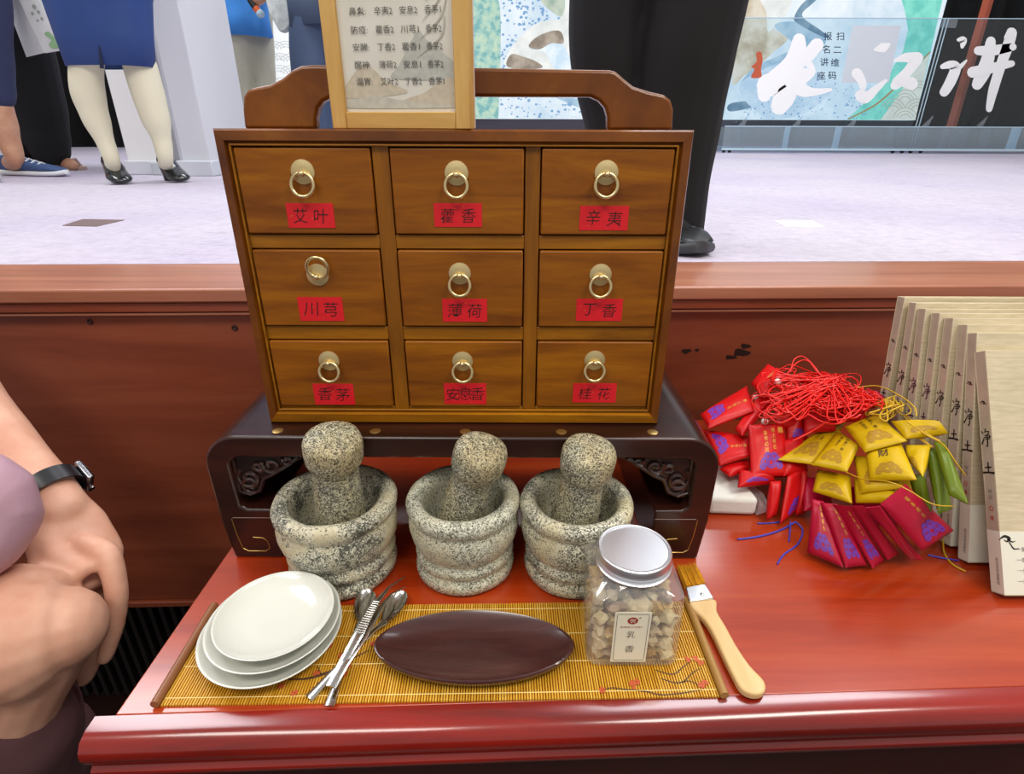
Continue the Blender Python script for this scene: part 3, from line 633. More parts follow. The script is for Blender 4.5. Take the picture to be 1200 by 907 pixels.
for r_ in range(3):
    for c_ in range(3):
        xa, xb = XB[c_]; za, zb2 = ZB[r_]; yf = CY0+.0015
        b = MB(); b.bb((xa+.0004, yf, za+.0004), (xb-.0004, CY0+.028, zb2-.0004)); dr = b.build('drawer', M['cab'], cb, bevel=.0012)
        p = plates[r_][c_]; P0 = py(p[0], p[1], yf); R0 = py(p[2], p[3], yf-.005)
        b = MB(); b.lathe([(.0098, 0), (.0096, .0008), (.006, .0016), (.004, .0018)], P0, 28, axis=(0, -1, 0)); b.build('back_plate', M['brass2'], dr)
        up = R0.z > P0.z; pv = P0+V(0, -.005, -.001 if not up else -.001)
        b = MB(); b.lathe([(.0016, 0), (.0014, .004)], P0+V(0, -.001, -.001), 10, axis=(0, -1, 0)); b.ball(pv, .0026, n=12); b.build('post_knob', M['brass'], dr)
        rr = .0091; s_ = 1 if up else -1; b = MB(); cen = pv+V((R0.x-P0.x)*.6, 0, s_*rr*.93)
        b.tube([cen+V(rr*math.sin(a), .0015*math.cos(a)*s_*(-1), rr*math.cos(a)) for a in [2*math.pi*k/36 for k in range(36)]], .00155, 10, closed=True); b.build('ring', M['brass'], dr, smooth=180)
        l = labs[r_][c_]; A = py(l[0], l[1], yf); B = py(l[2], l[3], yf)
        cx_, cz_ = (A.x+B.x)/2, (A.z+B.z)/2; w_, h_ = B.x-A.x, A.z-B.z
        if l[0] == 333: cx_ += .001
        b = MB(); b.bb((cx_-w_/2, yf-.0004, cz_-h_/2), (cx_+w_/2, yf, cz_+h_/2))
        fn = frame_fn((cx_, yf-.0006, cz_), (1, 0, 0), (0, 0, 1)); tw = words[r_][c_]; n_ = len(tw)
        for i, ch in enumerate(tw): put_text(b, ch, fn, (i-(n_-1)/2)*(w_*(.44 if n_ == 2 else .29)), random.uniform(-.0005, .0005), h_*.60, -.008, 1, shear=.12)
        for i in range(4):
            u, w__ = random.uniform(-.45, .45)*w_, random.uniform(-.42, .42)*h_; b.poly([fn(u+.0004*math.cos(a), w__+.0004*math.sin(a)) for a in (0, 1.5, 3, 4.5)], 2)
        b.build('paper_label', [M['red'], M['ink'], M['goldfleck']], dr, smooth=0)
# carrying handle board
HY = .535
def hp(x, y): p = py(x, y, HY); return (p.x, p.z)
zt_ = CZ1-.0004
oL = [(hp(286, 150)[0], zt_), hp(284, 128), hp(285, 113), hp(290, 105), hp(300, 102), hp(316, 99), hp(330, 92), hp(342, 82), hp(352, 77), hp(366, 76)]
oR = [hp(715, 82), hp(722, 84), hp(731, 92), hp(742, 101), hp(760, 107), hp(778, 111), hp(786, 117), hp(789.5, 128), (hp(788, 155)[0], zt_)]
hole = [(hp(712, 154)[0], zt_), hp(712, 136), hp(709, 126), hp(702, 118), hp(692, 113.5), hp(400, 112.5), hp(388, 114), hp(378, 119), hp(372, 127), hp(370, 138), (hp(370, 150)[0], zt_)]
b = MB(); b.prism([V(x, HY, z) for x, z in oL+oR+hole], (0, .014, 0)); b.build('carrying_handle', M['cabf'], cb, bevel=.0025)
b = MB(); b.bb((CX0+.03, CY0+.006, CZ0-.0002), (CX1-.03, CY0+.02, CZ0+.001)); 

# ================================================================== FRAMED RECIPE SIGN
fr_ = empty('framed_sign', (-.0905, .5000, CZ1), 0, 'pale oak photo frame with printed herb recipes standing on cabinet top', 'sign')
fr_.rotation_euler = (0, 0, math.radians(-9))
FW, FH, FT = .1160, .175, .019
def L(mb, name, mat, **k): return mb.build(name, mat, fr_, world=False, **k)
fw = .0125
for (x0, x1, z0, z1, mt) in ((-FW/2, -FW/2+fw, 0, FH, 'oak'), (FW/2-fw, FW/2, 0, FH, 'oak'), (-FW/2+fw, FW/2-fw, 0, fw, 'oakh'), (-FW/2+fw, FW/2-fw, FH-fw, FH, 'oakh')):
    b = MB(); b.bb((x0, 0, z0), (x1, FT-.004, z1)); L(b, 'frame_rail', M[mt], bevel=.0008)
b = MB(); b.bb((-FW/2+.001, FT-.004, .001), (FW/2-.001, FT+.003, FH-.001)); L(b, 'back_board', plain('pale_pink_backing', '#d9c3c0', .5))
ppr, t, bs = newmat('printed_paper'); n = N(t, 'ShaderNodeTexNoise', Scale=30, Detail=3); t.links.new(coords(t), n.inputs['Vector'])
t.links.new(ramp(t, n.outputs['Fac'], [(.3, '#dddacd'), (.7, '#e8e6dc')]), bs.inputs['Base Color']); bs.inputs['Roughness'].default_value = .6
b = MB(); iw = FW/2-fw; b.bb((-iw, .004, fw), (iw, .005, FH-fw))
ff = lambda d: (lambda x, z: V(x, .004-d, z))
L(b, 'paper', ppr)
hills = [([(-iw,.030),(-.030,.045),(-.022,.044),(-.010,.034),(.006,.026),(-iw,.022)], '#d3c9b2'), ([(.001,.045),(.010,.058),(.018,.068),(.024,.062),(.034,.055),(iw,.046),(iw,.036),(-.004,.036)], '#c4c6bc'), ([(.006,.022),(.020,.026),(.032,.033),(.040,.036),(iw,.034),(iw,.016),(.002,.018)], '#d5cab4'), ([(-iw,.020),(-.02,.0235),(.0,.021),(.02,.019),(iw,.017),(iw,.0155),(-iw,.0155)], '#cecbbd')]
for i, (pp, c) in enumerate(hills):
    b = MB(); b.poly([ff(.0002+.0001*i)(max(-iw, min(iw, x)), z) for x, z in smooth_closed(pp, 4)]); L(b, 'printed_hill', plain('printed_ink_wash', c, .7, var=.15, scale=200), smooth=0)
for k in range(5):
    b = MB(); stroke2(b, [(.047-.002*k, .125-.012*k), (.036, .112-.012*k), (.028-.003*k, .098-.012*k)], [.0006, .0012, .0003], ff(.0007)); L(b, 'printed_branch', plain('faded_grey_print', '#b9b4a8', .7), smooth=0)
rows = ['鼻炎：辛夷2 安息2 香茅1', '防疫：藿香2 川芎1 香茅2', '安脾：丁香2 藿香1 香茅2', '醒神：薄荷2 安息1 香茅2', '温胃：艾叶2 丁香2 香茅1']
cols_ = [(-.0345, 0, 3), (-.0055, 4, 7), (.0205, 8, 11), (.0445, 12, 15)]
for r_, tx in enumerate(rows):
    z = py(460, (13, 35, 55.3, 76, 95.5)[r_], .507).z-CZ1
    b = MB(); seg = tx.replace(' ', '').replace('：', ':')
    units = [seg[0:3], seg[3:6], seg[6:9], seg[9:12]]
    xs_ = [(-.0335, -.0200), (-.0135, .0010), (.0065, .0205), (.0260, .0385)]
    for (xa, xb), u in zip(xs_, units): put_text(b, u, ff(.0008), (xa+xb)/2-.002+.0006*r_*.2, z, .0052, .0, fit=xb-xa)
    L(b, 'text_line', M['ink2'], smooth=0)
b = MB(); b.bb((-iw, .0015, fw), (iw, .0022, FH-fw)); L(b, 'cover_glass', clear('picture_glass', '#ffffff', .0, .1, 0, .02))

# ================================================================== MORTARS AND PESTLES
def mortar_prof(r, H=.0885):
    k = r/.059
    p = [(.030, 0), (.049, 0), (.0525, .003), (.0535, .009), (.052, .014), (.0495, .0165), (.0505, .019), (.0528, .024), (.0525, .029), (.0497, .032), (.0515, .036), (.0555, .044), (.0575, .054), (.0575, .061), (.0555, .067), (.0545, .0695), (.0565, .0725), (.0588, .077), (.059, .082), (.0565, .0868), (.0515, .0885), (.0465, .0872), (.0425, .0835), (.0405, .075), (.038, .058), (.031, .042), (.018, .034), (.0005, .032)]
    return [(a*k, z*H/.0885) for a, z in p]
def wobble(mb, amp, f, seed):
    for i, v in enumerate(mb.v):
        n = noise.noise_vector(Vector((v.x*f+seed, v.y*f, v.z*f))); mb.v[i] = v+n*amp
MT = [((-.1717, .4527), .0590, 'stone1', 'dark-blotched grey stone mortar, leftmost of three, behind the white dishes'), ((-.0475, .456), .0550, 'stone2', 'pale greenish stone mortar in the middle, behind the oval wooden tray'), ((.0628, .452), .0548, 'stone3', 'cream stone mortar on the right, behind the lidded plastic jar')]
for (c, r, mt, lb) in MT:
    b = MB(); b.lathe(mortar_prof(r), (c[0], c[1], .75), 64); wobble(b, .0012, 30, r*999+c[0]*50); b.v = [V(v.x, v.y, max(v.z, .75)) for v in b.v]
    tag(b.build('mortar', M[mt], smooth=180), lb, 'mortar')
PS = [(py(389, 512, .4330), V(-.1685, .4527, .7925), 1.06, 'upright speckled stone pestle standing in the dark-blotched left mortar'), (py(566, 524, .4340), V(-.0560, .4545, .7935), .98, 'speckled stone pestle leaning right inside the middle mortar'), (py(692, 525, .4330), V(.0585, .4500, .7925), 1.0, 'speckled stone pestle with broad flat head in the right mortar')]
for i, (T, B, k, lb) in enumerate(PS):
    ax = (T-B); Ln = ax.length; ax.normalize()
    p = [(.003, 0), (.014, .002), (.0205, .008), (.0225, .018), (.0222, .035), (.0208, .055), (.0196, Ln-.045), (.0190, Ln-.033), (.0196, Ln-.030), (.0225, Ln-.0275), (.0243, Ln-.023), (.0248, Ln-.014), (.0246, Ln-.006), (.0228, Ln-.001), (.018, Ln+.0015), (.009, Ln+.0025), (.0004, Ln+.003)]
    b = MB(); b.lathe([(a*k, z) for a, z in p], B, 40, axis=ax); wobble(b, .0009, 40, i*7+3)
    tag(b.build('pestle', M['stonep'], smooth=180), lb, 'pestle')

# ================================================================== BAMBOO MAT
my = .0215; Rm = Matrix.Rotation(my, 3, 'Z'); MO = V(-.2724, .2948, .75)
def mp_(x, y, z=0): return MO + Rm @ V(x, y, z)
mW, mD = .4381, .0989
mt_ = empty('bamboo_mat', mp_(mW/2, mD/2), my, 'thin yellow bamboo slat mat printed with plum blossom, under dishes, tray and jar', 'mat')
bam, t, bs = newmat('golden_bamboo'); vv = coords(t, (450, 8, 1)); n = N(t, 'ShaderNodeTexNoise', Scale=1.0, Detail=1); t.links.new(vv, n.inputs['Vector'])
t.links.new(ramp(t, n.outputs['Fac'], [(.3, '#c8921e'), (.5, '#d9a430'), (.7, '#e6bb4c')]), bs.inputs['Base Color']); bs.inputs['Roughness'].default_value = .45
b = MB(); ns = 200; w = mW/ns
for i in range(ns):
    x = (i+.5)*w; a = mp_(x, .0, .0012); c = mp_(x, mD, .0012)
    b.tube([a, c], (w*.43, .0011), 6, up=Rm @ V(1, 0, 0))
sl = b.build('slats', bam, mt_, smooth=60); sl['kind'] = 'stuff'
b = MB()
for k in range(4):
    yy = mD*(.06+.29*k); b.tube([mp_(.001, yy, .0021), mp_(mW-.001, yy, .0021)], .0004, 5)
b.build('thread', plain('pale_thread', '#efd58c', .7), mt_)
for x, c in ((-.003, '#8a5a3a'), (mW+.003, '#a37b42')):
    b = MB(); b.tube([mp_(x, -.001, .004), mp_(x, mD+.001, .004)], .0036, 12); ro = b.build('end_rod', plain('end_rod_wood', c, .4, coat=.3), mt_, smooth=60)
def mpx(x, y): return pz(x, y, .7524)
bl = MB(); pk = MB()
flat = lambda pts: [(pz(x, y, .7524).x, pz(x, y, .7524).y) for x, y in pts]
ffn = lambda x, y: V(x, y, .75235)
for pts, ws in (([(338,796),(360,795),(378,790),(390,785),(405,775),(420,768),(432,762)], [1.2,2.2,3.2,2.2,1.6,1.4,.8]), ([(405,775),(415,760),(422,752)], [1.3,.9,.5]), ([(376,790),(372,780)],[1.2,.4]),
                ([(703,810),(716,806),(735,808),(756,810),(775,814),(800,812),(822,808)], [.6,1,1.2,1.3,1.3,1.1,.5]), ([(775,795),(792,800),(808,798),(826,806)], [.8,1.2,1,.5]), ([(768,785),(788,790),(800,782),(812,772)], [.7,1.2,.9,.4]), ([(800,800),(812,788),(822,783)], [.9,.8,.4])):
    stroke2(bl, flat(pts), [q*.0009 for q in ws], ffn)
bl.build('printed_branch', plain('dark_branch_print', '#4f3524', .6), mt_, smooth=0)['kind'] = 'stuff'
rnd = random.Random(5)
for (x, y) in ((400,768),(408,780),(330,804),(420,757),(403,790),(437,754),(386,757),(345,812),(706,809),(741,801),(746,799),(806,773),(815,772),(821,777),(822,803),(826,800),(742,804),(371,789)):
    for k in range(5):
        a = 2*math.pi*k/5+rnd.random(); c = mpx(x, y)+V(.0017*math.cos(a), .0017*math.sin(a), .0002+.00006*k); pk.poly([c+V(.0014*math.cos(q), .0014*math.sin(q), 0) for q in [1.05*i for i in range(6)]])
pk.build('printed_blossom', plain('plum_pink_print', '#c0562e', .6), mt_, smooth=0)['kind'] = 'stuff'
MZ = .7525
# ================================================================== WHITE DISHES
def dish(r, h):
    return [(r*.45, 0), (r*.55, 0), (r*.56, .0025), (r*.74, .0052), (r*.90, h*.62), (r*.985, h*.93), (r, h), (r*.985, h+.0004), (r*.95, h-.0012), (r*.88, h*.60+.0022), (r*.72, .0078), (r*.50, .0062), (r*.0005, .0058)]
q1 = pz(238, 752, MZ+.018), pz(398, 728, MZ+.018)
DS = [((-.2060, .3545), .0585, .0165, 0, (0, 0), 'bottom dish of the stack of three white porcelain dishes'), ((-.2035, .3570), .0550, .0165, .0085, (.00, .0), 'middle dish of the stack of three white porcelain dishes'), ((-.2015, .3565), .0490, .0150, .0178, (0, 0), 'topmost and smallest dish of the stacked white porcelain dishes, empty')]
for c, r, h, dz, tl, lb in DS:
    b = MB(); b.lathe(dish(r, h), (0, 0, 0), 72); o = b.build('dish', M['porc'], smooth=180, world=False); o.location = (c[0], c[1], MZ+dz); o.rotation_euler = (tl[0], tl[1], 0); tag(o, lb, 'dish', 'stack of white dishes')
# ================================================================== OVAL TRAY
b = MB(); ta, tb_ = .0845, .0365; tc_ = V(-.0312, .3420, MZ)
rings = [(.55, .0), (.80, .0), (.93, .0045), (.985, .0085), (1.0, .0115), (.995, .0130), (.975, .0136), (.955, .0130), (.80, .0095), (.55, .0070), (.25, .0058), (.001, .0055)]
n_ = 72
for k, z in rings:
    for i in range(n_):
        a = 2*math.pi*i/n_; ca, sa = math.cos(a), math.sin(a)
        e = 1.0; x = math.copysign(abs(ca)**e, ca); y = math.copysign(abs(sa)**1.08, sa)
        kk = k if k > .9 else k
        b.v.append(tc_+V(x*ta*kk, y*tb_*kk, z))
for i in range(len(rings)-1):
    for k in range(n_): b.f.append((i*n_+k, i*n_+(k+1) % n_, (i+1)*n_+(k+1) % n_, (i+1)*n_+k)); b.m.append(0)
b.f.append(tuple(reversed(range(n_)))); b.m.append(0)
tag(b.build('oval_tray', M['tray'], smooth=50), 'dark purple-brown oval wooden tray lying empty on the bamboo mat', 'tray')
# ================================================================== SPOONS AND TWEEZERS
def on(x, y, z=.0): return pz(x, y, MZ+z)
def spoon(bowl, handle, wid, lb, z0):
    b = MB(); c, tip, wb_ = bowl      # centre, far tip, half width
    C_ = on(*c, z0+.004); T_ = on(*tip, z0+.004); u = (T_-C_); ln = u.length; u.normalize(); w = V(0,0,1).cross(u)
    vs = []; rr = [(1, 0), (.9, -.0016), (.7, -.0032), (.4, -.0044), (.02, -.0048)]
    for s__, off in ((1, 0), (-1, .0007)):
        seq = rr if s__ == 1 else list(reversed(rr))
        for k, z in seq:
            for i in range(24):
                a = 2*math.pi*i/24; e = .80+.20*math.cos(a); vs.append(C_+u*ln*k*math.cos(a)+w*wb_*k*math.sin(a)*e+V(0, 0, z+off+.0012))
    m = 10; fs = []
    for i in range(m-1):
        for k in range(24): fs.append((i*24+k, (i+1)*24+k, (i+1)*24+(k+1) % 24, i*24+(k+1) % 24))
    for k in range(24): fs.append((9*24+k, k, (k+1) % 24, 9*24+(k+1) % 24))
    root = empty('spoon', (C_.x, C_.y, MZ)); tag(root, lb, 'spoon', None)
    b.add(vs, fs); b.build('bowl', M['steel'], root, smooth=60)
    b = MB(); pts = [C_-u*ln*.92+V(0, 0, .0012)]+[on(x, y, z0+z) for x, y, z in handle]
    b.tube(pts, [(.0008, q) for q in wid], 10, up=(0, 0, 1)); b.build('handle', M['steel'], root, smooth=60)
spoon(((427.5, 711), (431, 692), .0115), [(415, 745, .006), (405, 775, .003), (394, 803, .0015), (386, 827, .001)], [.004, .0022, .0024, .0034, .0042, .0026], 'small steel spoon with rounded bowl left of the tweezers', .0)
spoon(((462, 712), (473, 694), .0105), [(440, 737, .007), (413, 764, .0105), (388, 790, .006), (362, 818, .001)], [.004, .0022, .0022, .0030, .0044, .0030], 'small steel spoon crossing under the tweezers, bowl beside the oval tray', .0006)
tw = empty('tweezers', on(425, 740)); tag(tw, 'steel tweezers with bent pointed tips and ribbed grips lying over spoons', 'tweezers')
for k, (tip, bend, g0, g1, mid, lift) in enumerate((((474,676),(456,688),(441,706),(421,742),(402,776),.0175), ((474,688),(458,697),(446,712),(426,744),(404,778),.013))):
    b = MB(); pts = [on(*tip, .004+k*.001), on(*bend, .008), on(*g0, lift), on(*g1, lift), on(*mid, .012), on(388, 805, .0095)]
    b.tube(pts, [(.0006, .0006), (.0009, .0011), (.0009, .0030), (.0009, .0046), (.0009, .0038), (.0010, .0046)], 10, up=(0, 0, 1)); b.build('arm', M['steel'], tw, smooth=60)
    if k == 0:
        b = MB(); A = on(*g0, lift); B = on(*g1, lift); u = (B-A).normalized(); w = V(0,0,1).cross(u)
        for i in range(15):
            c = A.lerp(B, i/14); hw = .0026+.0018*i/14; b.tube([c-w*hw+V(0,0,.0011), c+w*hw+V(0,0,.0011)], .0004, 5)
        b.build('grip_ribs', M['steel'], tw)
# ================================================================== PLASTIC JAR
JC = V(.1010, .3660, MZ); jw, jd, jh = .0385, .0360, .0755
jar = empty('plastic_jar', JC, 0, 'square clear plastic jar of resin lumps with aluminium screw lid', 'jar')
def rrect(hw, hd, r, n=6):
    out = []
    for cx_, cy_, a0 in ((hw-r, hd-r, 0), (-hw+r, hd-r, math.pi/2), (-hw+r, -hd+r, math.pi), (hw-r, -hd+r, 1.5*math.pi)):
        for i in range(n+1): a = a0+math.pi/2*i/n; out.append((cx_+r*math.cos(a), cy_+r*math.sin(a)))
    return out
levels = [(.034, .032, .008, .0003), (jw-.001, jd-.001, .009, .0015), (jw, jd, .009, .005), (jw-.0018, jd-.0005, .009, jh-.010), (jw-.0022, jd-.0008, .0095, jh-.003), (jw-.0055, jd-.004, .012, jh+.0005), (.0285, .0285, .0283, jh+.0045), (.0272, .0272, .027, jh+.0065), (.0272, .0272, .027, jh+.012)]
b = MB(); m = 28
for hw, hd, r, z in levels:
    for x, y in rrect(hw, hd, min(r, hw-.0001, hd-.0001)): b.v.append(JC+V(x, y, z))
for i in range(len(levels)-1):
    for k in range(m): b.f.append((i*m+k, i*m+(k+1) % m, (i+1)*m+(k+1) % m, (i+1)*m+k)); b.m.append(0)
b.f.append(tuple(reversed(range(m)))); b.m.append(0)
b.build('body', M['clear'], jar, smooth=40)
b = MB(); z = jh+.0055
lp = [(.0300, z), (.0312, z+.0005), (.0312, z+.0018)]
for i in range(3): lp += [(.0300, z+.0025+i*.0022), (.0306, z+.0036+i*.0022)]
lp += [(.0302, z+.0095), (.0304, z+.0125), (.0298, z+.0142), (.0290, z+.0148), (.0275, z+.0146), (.0270, z+.0138), (.0005, z+.0138)]
b.lathe(lp, JC, 56); b.build('lid', M['alu'], jar, smooth=28)
b = MB(); fy = JC.y-jd-.0004; A = py(725, 714, fy); B = py(765, 786, fy)
fnj = lambda x, zz: V(JC.x-.0065+x, fy-.0002-.000, MZ+.036+zz)
def fj(d): return lambda x, zz: V(JC.x-.0045+x*(1), fy-d, MZ+.0345+zz)
f0 = fj(0); b.prism([f0(-.0145, -.0275), f0(.0145, -.0275), f0(.0145, .0275), f0(-.0145, .0275)], (0, .0003, 0))
f1 = fj(.0002); f2 = fj(.0003)
for (xa, za, xb, zb3) in ((-.0125,-.0255,.0125,-.0252),(-.0125,.0252,.0125,.0255),(-.0128,-.0245,-.0125,.0245),(.0125,-.0245,.0128,.0245)): b.prism([f1(xa, za), f1(xb, za), f1(xb, zb3), f1(xa, zb3)], (0, .0001, 0), 1)
b.poly([f1(.0042*math.cos(a), .0185+.0037*math.sin(a)) for a in [2*math.pi*i/24 for i in range(24)]], 2)
put_text(b, '悦', f2, 0, .0185, .0045, 0, 0)
put_text(b, '®', f2, .0058, .0215, .003, 0, 1)
put_text(b, '香满堂文化推广', f2, 0, .0118, .0018, 0, 2, fit=.019)
put_text(b, '乳', f2, 0, .0035, .0075, -.01, 1, shear=.1); put_text(b, '香', f2, 0, -.0125, .0075, -.01, 1, shear=.1)
b.build('paper_label', [plain('cream_label', '#e9e4cd', .6), plain('label_ink', '#40303a', .6), plain('label_red', '#9a2f2c', .6)], jar, smooth=0)
# resin lumps
rmats = [plain('cream_resin', '#d9c9a6', .35, var=.25, scale=150), plain('amber_resin', '#cfae70', .35, var=.25, scale=150), plain('mauve_resin', '#b29a8c', .35, var=.25, scale=150), plain('pale_resin', '#ddd0b6', .3, var=.2, scale=150)]
protos = []
def lump(seed, mat):
    bm = bmesh.new(); bmesh.ops.create_icosphere(bm, subdivisions=2, radius=1)
    for v in bm.verts:
        n = noise.noise(v.co*1.3+Vector((seed*5.1, 0, seed))); n2 = noise.noise(v.co*3+Vector((0, seed*3, seed))); v.co *= 1+.75*n+.3*n2; v.co.x = round(v.co.x*3.2)/3.2*.5+v.co.x*.5
    me = bpy.data.meshes.new('resin_lump'); bm.to_mesh(me); bm.free(); me.materials.append(mat); me.polygons.foreach_set('use_smooth', [True]*len(me.polygons)); me.set_sharp_from_angle(angle=math.radians(32)); return me
lm = [lump(i, rmats[i % 4]) for i in range(12)]
rnd = random.Random(11); k = 0
for iz in range(5):
    for iy in range(5):
        for ix in range(6):
            if iz == 4 and rnd.random() < .45: continue
            if 0 < iy < 4 and 0 < ix < 5 and iz < 3: continue
            if k >= 0:
                o = bpy.data.objects.new('resin_lump', lm[rnd.randrange(12)]); COL.objects.link(o)
                o.location = JC+V((ix-2.5)*.0109+rnd.uniform(-.0014, .0014), (iy-2)*.0128+rnd.uniform(-.001, .001), .0085+iz*.0118+rnd.uniform(-.0006, .0006))
                s_ = rnd.uniform(.0048, .0076); o.scale = (s_, s_*rnd.uniform(.7, 1.1), s_*rnd.uniform(.7, 1.1)); o.rotation_euler = (rnd.random()*6, rnd.random()*6, rnd.random()*6)
                tag(o, 'small cream to amber lump of fragrant resin inside the square jar', 'resin', 'resin lumps in the plastic jar'); k += 1
# ================================================================== PASTE BRUSH
br = empty('flat_brush', pz(845, 740, .75), 0, 'flat paste brush with pale wooden handle and golden bristles right of mat', 'brush')
Z4 = lambda x, y: (660+x/3.627, 600+y/3.627)
hl = smooth_closed([(540,378),(552,410),(600,455),(640,520),(680,605),(720,685),(755,745),(800,770),(845,768),(862,742),(850,708),(795,650),(740,570),(690,480),(655,420),(650,372),(598,372)], 4)
b = MB(); b.prism([pz(*Z4(x, y), .7585) for x, y in hl], (0, 0, -.0075)); b.build('handle', M['beech'], br, bevel=.0022, seg=3)
fe = [(519,318),(602,303),(641,364),(538,379)]
b = MB(); b.prism([pz(*Z4(x, y), .7605) for x, y in fe], (0, 0, -.0095)); b.build('ferrule', M['alu'], br, bevel=.001)
c = pz(*Z4(590, 350), .7607); b = MB(); b.lathe([(.0018, 0), (.0016, .0006), (.0006, .0009)], c, 12); b.build('rivet', M['steel'], br)
b = MB(); rnd = random.Random(2)
for i in range(90):
    u = rnd.random(); w = rnd.random(); zz = .7525+.0065*w
    a = pz(*Z4(522+80*u, 322-16*u), .757); a.z = zz; e = pz(*Z4(484+76*u+rnd.uniform(-3, 3), 226-6*u+rnd.uniform(-4, 8)), .757); e.z = zz+rnd.uniform(-.001, .001)
    b.tube([a, (a+e)/2+V(0, 0, .0004), e], [.0007, .0006, .0002], 4)
bb_ = b.build('bristles', plain('golden_bristle', '#d99a22', .45, var=.3, scale=400), br); bb_['kind'] = 'stuff'

# ================================================================== BOOKS
cloth, t, bs = newmat('beige_book_cloth'); vv = coords(t, (60, 60, 500)); n = N(t, 'ShaderNodeTexNoise', Scale=1.0, Detail=3); t.links.new(vv, n.inputs['Vector'])
n2 = N(t, 'ShaderNodeTexNoise', Scale=14, Detail=4); t.links.new(coords(t), n2.inputs['Vector'])
ad_ = N(t, 'ShaderNodeMath', operation='MULTIPLY_ADD'); t.links.new(n2.outputs['Fac'], ad_.inputs[0]); ad_.inputs[1].default_value = .6; t.links.new(n.outputs['Fac'], ad_.inputs[2])
t.links.new(ramp(t, ad_.outputs[0], [(.55, '#baac8c'), (.8, '#c5b798'), (1.0, '#cebfa2')]), bs.inputs['Base Color']); bs.inputs['Roughness'].default_value = .55
spinem = plain('grey_beige_spine', '#b3a28f', .4, coat=.35, var=.12, scale=60); page = plain('book_pages', '#ddd3bb', .7, var=.1, scale=500); band = plain('cream_paper_band', '#dedccb', .45); bandt = plain('band_grey_ink', '#56524a', .6); bandr = plain('band_red_ink', '#c02a20', .6); bink = plain('book_black_ink', '#17140f', .5); bpur = plain('book_purple_ink', '#4a2140', .5)
book_tops = [((1051.5,347.5), .45, .0135), ((1065,354.5), .453, .0125), ((1075.6,362), .455, .0125), ((1091,367), .460, .0135), ((1106,373), .464, .0135), ((1122,381), .4695, .0135), ((1133,391), .4700, .0130), ((1141,413.5), .469, .0145)]
BW, BL = .160, .236
places = ['rearmost upright book of the row, leaning on the stage ledge', 'second book from the back of the leaning row', 'third book from the back of the leaning row', 'fourth book from the back of the leaning row', 'fourth book from the front of the leaning row', 'third book from the front of the leaning row', 'second book from the front, its spine touching the green sachets', 'frontmost book of the row, beige cover with pale paper band']
def swirl(mb, fn, cx_, cz_, k, mi):
    stroke2(mb, [(cx_-k, cz_), (cx_-.3*k, cz_+.45*k), (cx_+.3*k, cz_+.2*k), (cx_, cz_-.15*k), (cx_-.4*k, cz_+.05*k)], [.05*k, .3*k, .35*k, .2*k, .05*k], fn, mi)
    stroke2(mb, [(cx_+.1*k, cz_+.1*k), (cx_+.6*k, cz_-.2*k), (cx_+1.0*k, cz_-.1*k)], [.2*k, .16*k, .04*k], fn, mi)
